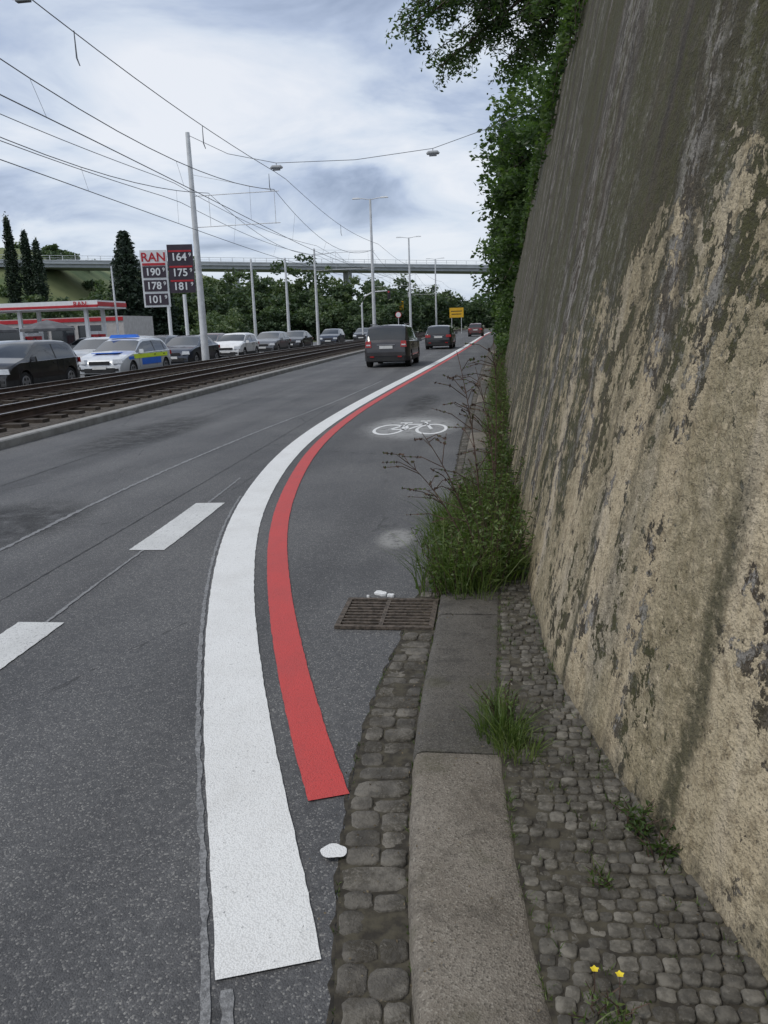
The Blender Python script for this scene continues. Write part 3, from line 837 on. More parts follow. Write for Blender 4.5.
car('hatchback_car', (-25.5, 55, 0), R(80), P_SILVER, 4.2, 1.76, 1.48, 'hatch')
car('hatchback_car', (-36, 53, 0), R(95), P_BLACK, 4.2, 1.76, 1.48, 'hatch')

# ---------------------------------------------------------------- petrol station, signs
def text(parent, s_, x, y, z, size, mat, rz=0.0, name='lettering'):
    cu = bpy.data.curves.new(name, 'FONT'); cu.body = s_; cu.size = size; cu.extrude = .01
    cu.align_x = 'CENTER'; cu.align_y = 'CENTER'; cu.offset = size*.018
    o = bpy.data.objects.new(name, cu); scene.collection.objects.link(o)
    o.data.materials.append(mat); o.location = (x, y, z); o.rotation_euler = (R(90), 0, rz); o.parent = parent
    return o
def price_sign():
    rz = R(14)
    root = empty('petrol_price_sign', (-19.3, 48.3, -.35), rz)
    mb = MB()
    for x in (-.15, .85): mb.tube([(x, 0, .3), (x, 0, 4.2)], .11, 10, 0)
    mb.box((-.78, 0, 5.15), (1.55, .22, 3.3), 0)
    mb.box((.80, .05, 5.70), (1.5, .22, 2.8), 2)
    for z in (5.55, 4.75): mb.box((-.78, -.125, z), (1.35, .04, .66), 2)
    mb.box((-.78, -.125, 3.95), (1.35, .04, .66), 2)
    mb.box((-.78, -.125, 5.99), (1.35, .04, .14), 1)
    for z in (6.72, 5.82, 5.0): mb.box((.80, -.075, z), (1.35, .03, .10), 1)
    mb.build('sign_boards', [M_SIGNW, M_SIGNR, M_SIGND], parent=root)
    text(root, 'RAN', -.78, -.12, 6.38, .72, M_SIGNR)
    for s_, z in (('190', 5.53), ('178', 4.73), ('101', 3.93)):
        text(root, s_, -.87, -.155, z, .60, M_SIGNW); text(root, '9', -.23, -.155, z+.13, .30, M_SIGNW)
    for s_, z in (('164', 6.36), ('175', 5.46), ('181', 4.66)):
        text(root, s_, .72, -.10, z, .62, M_SIGNW); text(root, '9', 1.38, -.10, z+.13, .30, M_SIGNW)
price_sign()
def station():
    root = empty('petrol_station')
    mb = MB()
    mb.box((-45.6, 76, 4.45), (18.6, 6, .70), 0); mb.box((-45.6, 72.97, 4.30), (18.6, .06, .22), 1)
    mb.box((-36.27, 76, 4.45), (.06, 6, .40), 1)
    for x in (-38.2, -45, -51.5):
        for y in (74.3, 77.7): mb.box((x, y, 2.05), (.32, .32, 4.1), 0)
        mb.box((x, 76, .1), (1.2, 5, .2), 0)
        for y in (75.2, 76.8): mb.box((x, y, .95), (.6, .9, 1.5), 1); mb.box((x, y, 1.85), (.62, .92, .3), 0); mb.box((x, y-.47, 1.3), (.4, .02, .4), 2)
    mb.box((-51, 90, 1.8), (22, 8, 3.6), 3); mb.box((-51, 85.95, 3.3), (22, .1, .4), 1)
    for i in range(6): mb.box((-60+i*3.2, 85.97, 1.5), (2.7, .06, 2.4), 2)
    mb.build('canopy_and_shop', [M_SIGNW, M_SIGNR, M_GLASS, M_SHOP], parent=root)
    text(root, 'RAN', -38.0, 72.90, 4.46, .66, M_SIGNR)
station()
def parasol(x, y):
    mb = MB(); mb.tube([(0, 0, 0), (0, 0, 2.7)], .03, 8, 1); n = 8; vs = [(0, 0, 2.85)]
    for r, z in ((1.0, 2.6), (2.0, 2.2), (2.0, 2.02)):
        for i in range(n): a = 2*math.pi*i/n; vs.append((r*math.cos(a), r*math.sin(a), z))
    fs = [(0, i+1, (i+1) % n+1) for i in range(n)]
    for l in range(2): fs += [(l*n+i+1, l*n+(i+1) % n+1, (l+1)*n+(i+1) % n+1, (l+1)*n+i+1) for i in range(n)]
    mb.add(vs, fs, 0)
    mb.build('parasol', [M_ROOF, M_GALV], loc=(x, y, 0))
for x, y in ((-33, 58), (-37, 57), (-41, 57.5)): parasol(x, y)
def direction_sign(x, y, w, h, z0, name='direction_sign'):
    mb = MB()
    for s_ in (-.35, .35): mb.tube([(s_*w, .05, 0), (s_*w, .05, z0+h)], .05, 8, 1)
    mb.box((0, 0, z0+h/2), (w, .05, h), 0)
    mb.box((0, -.028, z0+h*.35), (w*.7, .01, h*.08), 2); mb.box((0, -.028, z0+h*.65), (w*.8, .01, h*.08), 2)
    mb.build(name, [M_YEL, M_GALV, M_PLAST], loc=(x, y, 0))
direction_sign(-5.3, 131, 2.2, 1.5, 2.5)
direction_sign(-12.6, 116, .9, 1.3, 3.6)
def traffic_light(x, y):
    mb = MB(); mb.tube([(0, 0, 0), (0, 0, 3.9), (.4, 0, 4.7), (1.3, 0, 5.1), (3.0, 0, 5.15)], [.1, .09, .08, .07, .06], 10, 0)
    mb.box((2.9, -.05, 4.75), (.32, .25, .9), 1)
    for k, m in enumerate((2, 1, 1)): mb.tube([(2.9, -.18, 5.03-.28*k), (2.9, -.22, 5.03-.28*k)], .1, 12, m)
    mb.build('traffic_light', [M_GALV, M_PLAST, M_TAIL], smooth=40, loc=(x, y, 0))
traffic_light(-13.4, 86)
def cycle_sign(x, y):
    mb = MB(); mb.tube([(0, .04, 0), (0, .04, 2.9)], .035, 8, 1)
    mb.tube([(0, 0, 2.6), (0, .02, 2.6)], .3, 20, 0); mb.tube([(0, -.003, 2.6), (0, 0, 2.6)], .24, 20, 2)
    mb.build('traffic_sign', [M_SIGNR, M_GALV, M_SIGNW], loc=(x, y, 0))
cycle_sign(-8.9, 80)

# ---------------------------------------------------------------- bridge and hill
def bridge():
    root = empty('road_bridge'); a = Vector((-118, 157.5, 17.6)); b = Vector((45, 226.5, 13.6))
    d = (b-a); L = d.length; ang = math.atan2(d.y, d.x); dh = Vector((d.x, d.y)).normalized(); nrm = Vector((-dh.y, dh.x))
    mb = MB()
    def slab(z0, z1, w0, w1, mi):
        vs = []
        for p in (a, b):
            for o, z in ((w0, z0), (w1, z0), (w1, z1), (w0, z1)): vs.append((p.x+nrm.x*o, p.y+nrm.y*o, p.z+z))
        mb.add(vs, [(0, 1, 5, 4), (1, 2, 6, 5), (2, 3, 7, 6), (3, 0, 4, 7), (0, 3, 2, 1), (4, 5, 6, 7)], mi)
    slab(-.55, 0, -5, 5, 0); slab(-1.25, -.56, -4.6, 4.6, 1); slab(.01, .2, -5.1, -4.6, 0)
    slab(1.05, 1.13, -4.95, -4.87, 2); slab(.6, .65, -4.93, -4.88, 2); slab(1.05, 1.13, 4.87, 4.95, 2)
    k = 0
    while k < L:
        p = a+d*(k/L)
        for s_ in (-4.9, 4.9): mb.box((p.x+nrm.x*s_, p.y+nrm.y*s_, p.z+.6), (.10, .10, 1.0), 2)
        k += 2.5
    for k in (40, 66, 92, 141, 172):
        p = a+d*(k/L)
        for s_ in (-2.2, 2.2): mb.box((p.x+nrm.x*s_, p.y+nrm.y*s_, (p.z-1.25)/2), (.9, .9, p.z-1.26), 1, rz=ang)
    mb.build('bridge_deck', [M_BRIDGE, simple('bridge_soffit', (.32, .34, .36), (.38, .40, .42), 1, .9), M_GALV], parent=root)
bridge()
def hz_hill(x, y):
    e = min(1, max(0, (-x-70)/34)); e = e*e*(3-2*e); f = min(1, max(0, (y-128)/48)); f = f*f*(3-2*f)
    return -.2+e*f*(20.5+2.0*math.sin(x*.03)+1.5*math.sin(y*.05))
def hill():
    mb = MB(); xs = np.linspace(-420, -66, 80); ys = np.linspace(120, 420, 60); vs = []; fs = []
    for y in ys:
        for x in xs: vs.append((x, y, hz_hill(x, y)))
    n = len(xs)
    for i in range(len(ys)-1):
        for j in range(n-1): fs.append((i*n+j, i*n+j+1, (i+1)*n+j+1, (i+1)*n+j))
    mb.add(vs, fs); mb.build('hill', [M_FIELD], smooth=80)
hill()

# ---------------------------------------------------------------- foliage
def leaves(name, C, S, T, mat, parent=None, asp=.55):
    C = np.asarray(C, dtype=np.float64); n = len(C); S = np.asarray(S).reshape(-1, 1)
    a = rng.normal(size=(n, 3)); a[:, 2] *= .6; a /= np.linalg.norm(a, axis=1, keepdims=True)
    b = rng.normal(size=(n, 3)); b -= (a*b).sum(1, keepdims=True)*a; b /= np.linalg.norm(b, axis=1, keepdims=True)
    nr = np.cross(a, b)
    V = np.stack([C-a*S, C+b*S*asp+nr*S*.15, C+a*S, C-b*S*asp+nr*S*.15], 1).reshape(-1, 3)
    F = np.arange(4*n).reshape(n, 4)
    me = bpy.data.meshes.new(name); me.from_pydata(V.tolist(), [], F.tolist())
    me.materials.append(mat)
    at = me.attributes.new('tint', 'FLOAT', 'POINT'); at.data.foreach_set('value', np.repeat(np.asarray(T), 4).astype(np.float32))
    ob = bpy.data.objects.new(name, me); scene.collection.objects.link(ob)
    if parent: ob.parent = parent
    return ob
def crown(c, rad, nclump, per, cr, size, fill=.35):
    d = rng.normal(size=(nclump, 3)); d /= np.linalg.norm(d, axis=1, keepdims=True)
    r = 1-rng.random((nclump, 1))**1.3*fill*2
    bum = 1+.16*np.sin(d[:, :1]*5+c[0])+.14*np.sin(d[:, 2:3]*6+c[1])
    cc = np.asarray(c)+d*r*bum*np.asarray(rad)
    crr = cr*rng.uniform(.6, 1.25, (nclump, 1))
    o = rng.normal(size=(nclump, per, 3)); o /= np.linalg.norm(o, axis=2, keepdims=True); o *= rng.random((nclump, per, 1))**.45
    o[:, :, 2] *= .7
    P = (cc[:, None, :]+o*crr[:, :, None]).reshape(-1, 3)
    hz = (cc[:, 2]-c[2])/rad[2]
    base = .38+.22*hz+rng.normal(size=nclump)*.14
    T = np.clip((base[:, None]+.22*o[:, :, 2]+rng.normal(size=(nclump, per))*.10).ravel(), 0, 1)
    S = size*rng.uniform(.6, 1.3, len(P))
    return P, S, T
def tree(name, base, c, rad, nclump, per, cr, size, mat=None, trunk=.18):
    mb = MB(); b = Vector(base); cc = Vector(c)
    mid = b.lerp(cc, .55)+Vector((random.uniform(-.2, .2), random.uniform(-.2, .2), 0))
    mb.tube([b, mid, cc, cc+Vector((0, 0, rad[2]*.6))], [trunk, trunk*.75, trunk*.5, trunk*.15], 8)
    for k in range(9):
        a = random.uniform(0, 6.28); st = b.lerp(cc, random.uniform(.5, 1.05))
        e = cc+Vector((math.cos(a)*rad[0]*.75, math.sin(a)*rad[1]*.75, random.uniform(-.5, .7)*rad[2]))
        mb.tube([st, st.lerp(e, .5)+Vector((0, 0, .15*rad[2])), e], [trunk*.4, trunk*.25, trunk*.06], 6)
    t = mb.build(name, [M_BARK], smooth=60)
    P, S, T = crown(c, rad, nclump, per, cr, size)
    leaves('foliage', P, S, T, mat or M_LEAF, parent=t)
    return t
tree('roadside_tree', (3.9, 28, 6.2), (3.9, 28, 7.4), (2.2, 4, 2.1), 60, 95, .7, .10)
tree('roadside_tree', (3.2, 42, 6.2), (2.6, 42, 8.2), (3.4, 5.5, 4.6), 160, 100, 1.0, .14, trunk=.25)
tree('roadside_tree', (3.6, 60, 5), (2.7, 60, 7), (3.9, 6, 5.5), 120, 90, 1.25, .2, trunk=.28)
tree('roadside_tree', (6, 84, 3), (5.2, 84, 6), (5.0, 8, 6.0), 110, 75, 1.6, .28, trunk=.3)
tree('roadside_tree', (7, 118, 0), (6.2, 118, 5.5), (5, 8, 6.0), 100, 65, 1.8, .35, trunk=.3)
# tree leaning out over the wall
def overhang():
    mb = MB(); Y0 = 19.5
    mb.tube([(3.6, Y0, 6.2), (3.1, Y0, 8.2), (2.7, Y0, 10.2), (2.3, Y0, 12.5)], [.22, .19, .15, .06], 8)
    ends = []
    for k in range(20):
        a = Vector((random.uniform(2.7, 3.2), Y0, random.uniform(7.8, 10.8)))
        ex = random.uniform(-2.0, 1.2); e = Vector((ex, Y0+random.uniform(-1.8, 1.8), random.uniform(7.3, 9.4)-.15*max(0, ex)))
        ends.append((a, e))
    ends += [(Vector((3.0, Y0, 8.5)), Vector((-1.1, Y0, 7.15))), (Vector((3.0, Y0, 9.2)), Vector((-2.1, Y0+.3, 8.2))), (Vector((3.1, Y0, 8.0)), Vector((.3, Y0-.5, 7.0))), (Vector((3.0, Y0, 8.4)), Vector((-.4, Y0-.5, 7.5)))]
    Ps = []; Ts = []
    for a, e in ends:
        m1 = a.lerp(e, .5)+Vector((0, 0, .7))
        mb.tube([a, m1, e], [.06, .035, .010], 6)
        for k in range(32):
            t = random.uniform(.2, 1.0); q = (1-t)**2*a+2*t*(1-t)*m1+t*t*e
            tw = q+Vector((random.uniform(-.6, .5), random.uniform(-.7, .7), random.uniform(-.55, .35)))
            mb.tube([q, q.lerp(tw, .5)+Vector((0, 0, .08)), tw], [.011, .008, .004], 4)
            tt = random.uniform(.2, .65)
            for j in range(36):
                u = random.random(); p = q.lerp(tw, u)
                Ps.append((p.x+random.gauss(0, .09), p.y+random.gauss(0, .11), p.z+random.gauss(-.04, .08))); Ts.append(min(1, max(0, tt+random.gauss(0, .1))))
    t = mb.build('overhanging_tree', [M_BARK], smooth=60)
    P2, S2, T2 = crown((2.6, Y0, 10.8), (2.8, 3.2, 2.6), 80, 80, .8, .085)
    leaves('foliage', np.vstack([np.array(Ps), P2]), np.concatenate([rng.uniform(.04, .075, len(Ps)), S2]), np.concatenate([Ts, T2]), M_LEAF, parent=t, asp=.42)
overhang()
# a few vines hanging over the wall edge
def vines():
    P = []; T = []; S = []
    mb = MB()
    for k in range(85):
        y = random.choice([random.uniform(10.5, 14), random.uniform(12, 22), random.uniform(20, 36)])
        L = random.uniform(.2, 1.2)*(1.0 if y < 15 else 1.6); pts = []
        sw = random.uniform(-.2, .2)
        for i in range(6):
            t = i/5; z = 6.4-L*t
            pts.append((wallC(y)+.18*z-.05-.10*math.sin(t*3), y+sw*t, z))
        mb.tube(pts, .006, 4)
        tt = random.uniform(.2, .8)
        for j in range(int(55*L)):
            t = random.random(); i = min(4, int(t*5)); a, b = Vector(pts[i]), Vector(pts[i+1]); q = a.lerp(b, t*5-i)
            P.append((q.x+random.gauss(-.03, .05), q.y+random.gauss(0, .09), q.z+random.gauss(0, .04))); S.append(random.uniform(.03, .06)*(1 if y < 15 else 1.4)); T.append(min(1, max(0, tt+random.gauss(0, .12))))
    o = mb.build('climbing_vine', [M_BARK]); leaves('foliage', P, S, T, M_LEAF, parent=o)
    Pb, Sb, Tb = [], [], []
    for k in range(28):
        y = 13+k*1.0; c = crown((wallC(y)+1.65, y, 6.65+random.uniform(-.1, .3)), (.35, .6, .35), 8, 55, .24, .055)
        Pb.append(c[0]); Sb.append(c[1]); Tb.append(c[2])
    leaves('wall_top_shrubs', np.vstack(Pb), np.concatenate(Sb), np.concatenate(Tb), M_LEAF)
vines()
# shrubs at wall foot further on
Pb, Sb, Tb = [], [], []
for k in range(28):
    y = 27+k*2.6+random.uniform(-.8, .8); hh = random.uniform(.6, 1.8)+(k*.09)
    c = crown((wallC(y)+.15, y, hh*.75), (.3+.03*k, 1.2, hh*.8), 15, 65, .36, .06+.005*k)
    Pb.append(c[0]); Sb.append(c[1]); Tb.append(c[2])
leaves('wall_foot_shrubs', np.vstack(Pb), np.concatenate(Sb), np.concatenate(Tb), M_LEAF)

# distant woodland
Pb, Sb, Tb = [], [], []
hx = [-150, -105, -74, -62, -52, -42, -33, -24, -14]; hz = [6, 5.6, 6.2, 8.0, 10.5, 11.6, 11.2, 10.2, 8.0]
x = -150
while x < -13:
    for row, (yy, kk) in enumerate(((112, .70), (119, .92), (128, 1.02))):
        h = float(np.interp(x, hx, hz))*kk*random.uniform(.80, 1.10); rx = random.uniform(2.6, 4.2)
        yb = yy+.12*(x+40)*.5+random.uniform(-2, 2)
        c = crown((x+random.uniform(-1.5, 1.5), yb, h*.53), (rx, rx, h*.49), 34, 44, 1.25, .34)
        tsh = random.uniform(-.16, .24)
        Pb.append(c[0]); Sb.append(c[1]); Tb.append(np.clip(c[2]+tsh, 0, 1))
    x += 3.6
for k in range(30):
    x = -16+k*1.6; y = 150+random.uniform(-4, 25)
    if -8 < x < 1.0: y = 235+random.uniform(0, 12)
    h = random.uniform(7, 9.5); c = crown((x, y, h*.5), (3.4, 3.4, h*.5), 32, 42, 1.3, .42)
    Pb.append(c[0]); Sb.append(c[1]); Tb.append(c[2])
for k in range(60):
    x = -60+k*2.4; y = 262+random.uniform(-4, 20); h = random.uniform(8, 11)
    c = crown((x, y, h*.5), (4.5, 4, h*.5), 16, 36, 2.0, .7); Pb.append(c[0]); Sb.append(c[1]); Tb.append(c[2]*.8)
leaves('distant_trees', np.vstack(Pb), np.concatenate(Sb), np.concatenate(Tb), M_LEAFD)
Pb, Sb, Tb = [], [], []
for k in range(34):
    x = -20.5-k*.35-random.uniform(0, 3); y = 62+k*1.3; h = random.uniform(1.8, 3.6)
    c = crown((x, y, h*.5), (1.6, 1.6, h*.5), 16, 60, .7, .17); Pb.append(c[0]); Sb.append(c[1]); Tb.append(np.clip(c[2]+random.uniform(-.1, .25), 0, 1))
for k in range(24):
    x = -14-k*.9; y = 106+random.uniform(-2, 2); h = random.uniform(2.5, 5)
    c = crown((x, y, h*.5), (2.2, 2, h*.5), 20, 50, .9, .24); Pb.append(c[0]); Sb.append(c[1]); Tb.append(c[2])
leaves('hedge', np.vstack(Pb), np.concatenate(Sb), np.concatenate(Tb), M_LEAFD)
def poplar(x, y, h, r):
    mb = MB(); mb.tube([(x, y, 0), (x, y, h*.95)], [.3, .03], 8); t = mb.build('poplar_tree', [M_BARK])
    P = []; T = []
    for i in range(420):
        u = random.random(); z = h*(.10+.90*u); rr = r*(math.sin(min(1, (u+.12)*1.9)*math.pi/2))*(1-max(0, u-.55)/.45*.85)
        a = random.uniform(0, 6.28); l = rr*random.uniform(.3, 1.05); tt = random.uniform(.1, .9)
        for j in range(22):
            P.append((x+math.cos(a)*l+random.gauss(0, .2), y+math.sin(a)*l+random.gauss(0, .2), z+random.gauss(0, .5))); T.append(min(1, max(0, tt+random.gauss(0, .1))))
    leaves('foliage', P, rng.uniform(.14, .28, len(P)), T, M_CONIF, parent=t)
for x, y, h in ((-85.6, 141, 22.0), (-82.9, 141.5, 19.6), (-80.6, 141, 18.0)): poplar(x, y, h, 1.25)
def conifer(x, y, h, r):
    mb = MB(); mb.tube([(x, y, 0), (x, y, h)], [.28, .03], 8); t = mb.build('conifer_tree', [M_BARK])
    P = []; T = []
    for i in range(52):
        z = h*(.08+.92*i/52); rr = r*(1-i/52)**.75+.2
        for k in range(13):
            a = random.uniform(0, 6.28); l = rr*random.uniform(.6, 1.15)
            for j in range(16):
                u = random.random()**.7; P.append((x+math.cos(a)*l*u+random.gauss(0, .2), y+math.sin(a)*l*u+random.gauss(0, .2), z-.30*l*u+random.gauss(0, .15))); T.append(min(1, .15+.6*u*random.random()))
    leaves('needles', P, rng.uniform(.2, .4, len(P)), T, M_CONIF, parent=t, asp=.4)
conifer(-47.2, 104, 14.6, 3.8); conifer(-44.5, 108, 11.0, 3.0)
Pb, Sb, Tb = [], [], []
for k in range(90):
    x = random.uniform(-200, -80); y = random.uniform(136, 200); z = hz_hill(x, y); s_ = random.uniform(.6, 1.3)
    c = crown((x, y, z+.6*s_), (3*s_, 3*s_, 1.4*s_), 12, 28, 1.0, .42); Pb.append(c[0]); Sb.append(c[1]); Tb.append(c[2])
leaves('hill_bushes', np.vstack(Pb), np.concatenate(Sb), np.concatenate(Tb), M_LEAFD)

# ---------------------------------------------------------------- weeds beside the kerb
def blades(mb, cx, cy, z, n, h, spread, w=.006, lean=.6, t0=.5):
    for _ in range(n):
        a = random.uniform(0, 6.28); r = spread*random.random()**.7
        x, y = cx+r*math.cos(a), cy+r*math.sin(a); hh = h*random.uniform(.45, 1.1)
        la = random.uniform(0, 6.28) if random.random() < .4 else a; l = hh*random.uniform(.1, lean)
        wa = random.uniform(0, 6.28); wx, wy = math.cos(wa)*w/2, math.sin(wa)*w/2
        vs = []
        for k, t in enumerate((0, .4, .75, 1.0)):
            px, py_, pz = x+math.cos(la)*l*t**2, y+math.sin(la)*l*t**2, z+hh*(t-.25*t*t*(l/hh))
            ww = (1, .9, .6, .05)[k]
            vs += [(px-wx*ww, py_-wy*ww, pz), (px+wx*ww, py_+wy*ww, pz)]
        mb.add(vs, [(0, 1, 3, 2), (2, 3, 5, 4), (4, 5, 7, 6)], 0, min(1, max(0, random.gauss(t0, .2))))
def leafy(mb, cx, cy, z, n, h, spread, leaf=.02, dens=26, t0=.5):
    for _ in range(n):
        a = random.uniform(0, 6.28); r = spread*random.random()**.6
        b = Vector((cx+r*math.cos(a)*.5, cy+r*math.sin(a)*.5, z)); hh = h*random.uniform(.5, 1.1)
        e = b+Vector((math.cos(a)*r*.8+random.gauss(0, .02), math.sin(a)*r*.8, hh))
        m_ = b.lerp(e, .5)+Vector((-math.cos(a)*.02, 0, .04*h))
        mb.tube([b, m_, e], [.003, .0022, .001], 3, 1)
        tt = min(1, max(0, random.gauss(t0, .15)))
        for j in range(dens):
            u = random.random()**.8; q = b.lerp(m_, u*2) if u < .5 else m_.lerp(e, u*2-1)
            d = Vector((random.gauss(0, 1), random.gauss(0, 1), random.gauss(.2, .6))).normalized(); s_ = leaf*random.uniform(.5, 1.3)*(1.2-u*.5)
            sd = d.cross(Vector((random.gauss(0, 1), random.gauss(0, 1), random.gauss(0, 1)))).normalized()*s_*.28
            q2 = q+d*s_*.2
            mb.add([q, q2+d*s_*.6+sd, q2+d*s_*1.6, q2+d*s_*.6-sd], [(0, 1, 2, 3)], 0, min(1, max(0, tt+random.gauss(0, .1))))
def weeds():
    mats = [M_WEED, M_DRY, M_GRASS]
    mb = MB()
    for k in range(24):
        t = k/23; y = 4.50+t*2.1
        leafy(mb, random.uniform(-.24, .14), y, .04, 26, .38+.13*math.sin(k*2), .20, .025, 28, .5)
        blades(mb, random.uniform(-.34, .08), y-.05, .02, 110, .34+.08*math.sin(k), .17, .006, .9, .6)
    mb.build('weed_clump', mats)
    mb = MB()
    for k in range(52):
        y = 6.5+k*.38; s_ = .45+.55*abs(math.sin(k*.55))
        leafy(mb, wallC(y)-random.uniform(.02, .16), y, .06, int(12*s_)+2, random.uniform(.4, .95)*s_, .13, .032, 24, .42)
        blades(mb, wallC(y)-random.uniform(.04, .30), y, .05, int(38*s_), .28, .12, .007, .8, .65)
    mb.build('weed_strip', mats)
    mb = MB()
    blades(mb, .04, 2.80, .06, 300, .15, .10, .0045, 1.0, .5)
    blades(mb, .09, 2.68, .06, 160, .11, .09, .004, 1.0, .65)
    blades(mb, .01, 3.0, .06, 110, .12, .06, .004, .9, .6)
    leafy(mb, .06, 2.9, .06, 12, .18, .08, .014, 14, .5)
    mb.build('grass_tuft', mats)
    mb = MB()
    for cx, cy, n in ((wallC(2.25)-.03, 2.25, 16), (wallC(2.12)-.02, 2.12, 9)):
        leafy(mb, cx, cy, .06, n, .10, .07, .016, 14, .1)
    mb.build('small_weed', mats)
    mb = MB(); leafy(mb, .32, 2.0, .06, 6, .05, .04, .012, 10, .4); blades(mb, .30, 2.02, .06, 14, .06, .04, .004, .9, .5); mb.build('small_weed', mats)
    mb = MB()
    for k in range(300):
        y = random.uniform(1.3, 4.4); x = random.choice([kerbR(y)+.005, wallC(y)-.005, random.uniform(kerbR(y), wallC(y))])
        blades(mb, x, y, .06, random.randint(3, 9), random.uniform(.010, .040), .014, .003, 1.0, .5)
    for k in range(90):
        y = random.uniform(1.6, 4.4); blades(mb, kerbL(y)-.008, y, .005, random.randint(2, 7), random.uniform(.01, .035), .01, .003, 1.0, .45)
    for k in range(80):
        y = random.uniform(1.4, 9); blades(mb, gutC(y)-.004, y, .003, random.randint(2, 5), .018, .010, .003, 1.0, .45)
    mb.build('joint_weeds', mats)
    for fx, fy in ((.235, 1.60), (.29, 1.59)):
        mb = MB(); leafy(mb, fx, fy-.05, .06, 5, .07, .05, .014, 9, .55)
        blades(mb, fx, fy-.08, .06, 14, .07, .05, .004, .9, .5)
        top = Vector((fx, fy, .14)); mb.tube([(fx-.01, fy-.04, .06), (fx, fy-.01, .10), top], [.0016, .0014, .001], 4, 1)
        for k in range(5):
            a = 2*math.pi*k/5+.3; d = Vector((math.cos(a), math.sin(a), .25)); sd = Vector((-math.sin(a), math.cos(a), 0))*.0045
            mb.add([top, top+d*.006+sd, top+d*.011, top+d*.006-sd], [(0, 1, 2, 3)], 3)
        mb.build('yellow_flower', mats+[M_FLOWER])
    def stalk(b, tip, nb, name='dry_stalk_plant'):
        mb = MB(); b = Vector(b); tip = Vector(tip); m_ = b.lerp(tip, .55)+Vector((.06, 0, .1))
        P = [(1-t)**2*b+2*t*(1-t)*m_+t*t*tip for t in np.linspace(0, 1, 9)]
        mb.tube(P, [.006-.0005*i for i in range(9)], 5, 1)
        for k in range(nb):
            t = random.uniform(.3, .98); q = (1-t)**2*b+2*t*(1-t)*m_+t*t*tip
            e = q+Vector((random.uniform(-.42, .22), random.uniform(-.25, .25), random.uniform(-.02, .28)))*(1.15-t*.6)
            mm = q.lerp(e, .5)+Vector((0, 0, .03)); mb.tube([q, mm, e], [.003, .0025, .0012], 4, 1)
            for j in range(9):
                p = mm.lerp(e, random.random()); s_ = random.uniform(.006, .015)
                dd = Vector((random.gauss(0, 1), random.gauss(0, 1), random.gauss(0, 1))).normalized()*s_; ss = dd.orthogonal().normalized()*s_*.6
                mb.add([p-dd, p+ss, p+dd, p-ss], [(0, 1, 2, 3)], random.choice([0, 1, 1]), .35)
        mb.build(name, mats)
    stalk((-.05, 5.2, .05), (-.22, 5.4, 1.42), 20)
    stalk((.0, 5.6, .05), (.02, 5.9, 1.50), 20)
    stalk((-.1, 5.0, .05), (-.55, 5.2, .72), 12)
    stalk((.05, 6.2, .05), (-.12, 6.6, 1.25), 14)
    stalk((-.05, 4.9, .05), (-.42, 4.9, .95), 11)
weeds()
lp = []
for k in range(1500):
    y = random.uniform(1.3, 8); x = random.choice([random.gauss(kerbL(y)-.03, .03), random.uniform(gutC(y)-.1, kerbL(y)), random.uniform(kerbR(y), wallC(y)), random.gauss(wallC(y)-.03, .02), random.uniform(kerbL(y), kerbR(y))])
    z = H_PAVE+.010 if x > kerbL(y) else .020
    lp.append((x, y, z))
leaves('leaf_litter', lp, rng.uniform(.0015, .006, len(lp)), rng.random(len(lp)), simple('litter', (.08, .06, .035), (.2, .16, .10), 60, .9))

# ---------------------------------------------------------------- world, sun, camera
w = bpy.data.worlds.new('World'); scene.world = w; w.use_nodes = True; nt = w.node_tree
bg = nt.nodes['Background']; out = nt.nodes['World Output']
SE, SR = R(52), R(240)
sky = nt.nodes.new('ShaderNodeTexSky'); sky.sky_type = 'NISHITA'; sky.sun_disc = False; sky.sun_elevation = SE; sky.sun_rotation = SR
nt.links.new(sky.outputs[0], bg.inputs[0]); bg.inputs[1].default_value = .12
tc = nt.nodes.new('ShaderNodeTexCoord'); sp = nt.nodes.new('ShaderNodeSeparateXYZ'); nt.links.new(tc.outputs['Generated'], sp.inputs[0])
zz = mth(nt, 'ADD', mth(nt, 'MAXIMUM', sp.outputs[2], 0.0), .18)
cb = nt.nodes.new('ShaderNodeCombineXYZ')
nt.links.new(mth(nt, 'DIVIDE', sp.outputs[0], zz), cb.inputs[0]); nt.links.new(mth(nt, 'DIVIDE', sp.outputs[1], zz), cb.inputs[1]); cb.inputs[2].default_value = 3.3
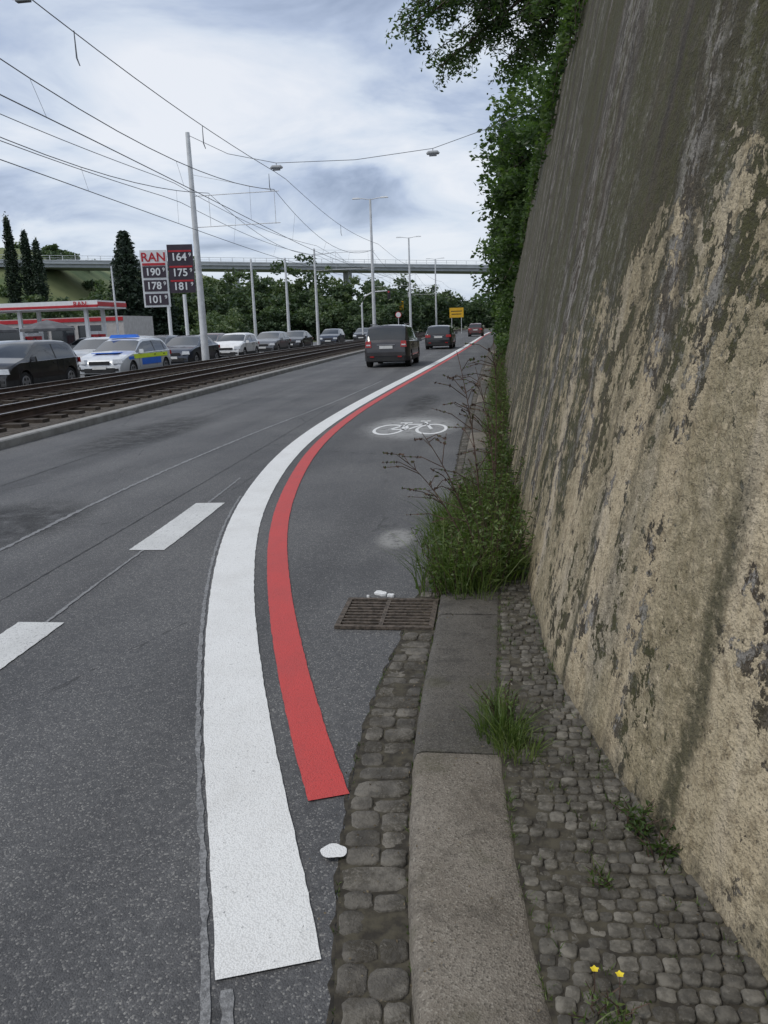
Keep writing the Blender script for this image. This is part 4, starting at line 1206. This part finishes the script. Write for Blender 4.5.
n1 = noise(nt, cb.outputs[0], 1.5, 6, .55, .5); n2 = noise(nt, cb.outputs[0], .6, 3, .5)
nn = mth(nt, 'ADD', mth(nt, 'MULTIPLY', n1, .6), mth(nt, 'MULTIPLY', n2, .4))
# heavier cloud bank towards the left (west) of the road
nn = mth(nt, 'ADD', nn, rng_(nt, sp.outputs[0], -.75, -.30, -.06, .015))
rp = nt.nodes.new('ShaderNodeValToRGB'); nt.links.new(nn, rp.inputs[0]); e = rp.color_ramp.elements
e[0].position = .38; e[0].color = (.26, .325, .46, 1); e[1].position = .60; e[1].color = (.82, .85, .91, 1)
x = e.new(.45); x.color = (.45, .53, .69, 1)
x = e.new(.51); x.color = (.65, .72, .83, 1)
hz_ = rng_(nt, sp.outputs[2], -.02, .20, 1, 0)
cc = mix(nt, mth(nt, 'MULTIPLY', hz_, .5), rp.outputs[0], (.70, .77, .86))
b2 = nt.nodes.new('ShaderNodeBackground'); nt.links.new(cc, b2.inputs[0]); b2.inputs[1].default_value = 1.06
ms = nt.nodes.new('ShaderNodeMixShader'); ms.inputs[0].default_value = .9
nt.links.new(bg.outputs[0], ms.inputs[1]); nt.links.new(b2.outputs[0], ms.inputs[2]); nt.links.new(ms.outputs[0], out.inputs[0])

sl = bpy.data.lights.new('sun', 'SUN'); sl.energy = 1.5; sl.angle = R(14); sl.color = (1, .95, .87)
so = bpy.data.objects.new('sun', sl); scene.collection.objects.link(so)
so.rotation_euler = (R(90)-SE, 0, R(-60))

cam = bpy.data.cameras.new('camera'); co_ = bpy.data.objects.new('camera', cam); scene.collection.objects.link(co_)
cam.sensor_fit = 'VERTICAL'; cam.sensor_height = 24; cam.lens = 18.75; cam.clip_end = 3000; cam.clip_start = .05
co_.matrix_world = Matrix.Translation((0, 0, 1.6)) @ Matrix.Rotation(R(7.8), 4, 'Z') @ Matrix.Rotation(R(90-13.1), 4, 'X') @ Matrix.Rotation(R(-1.9), 4, 'Z')
scene.camera = co_
scene.view_settings.view_transform = 'Standard'; scene.view_settings.look = 'None'; scene.view_settings.exposure = 0
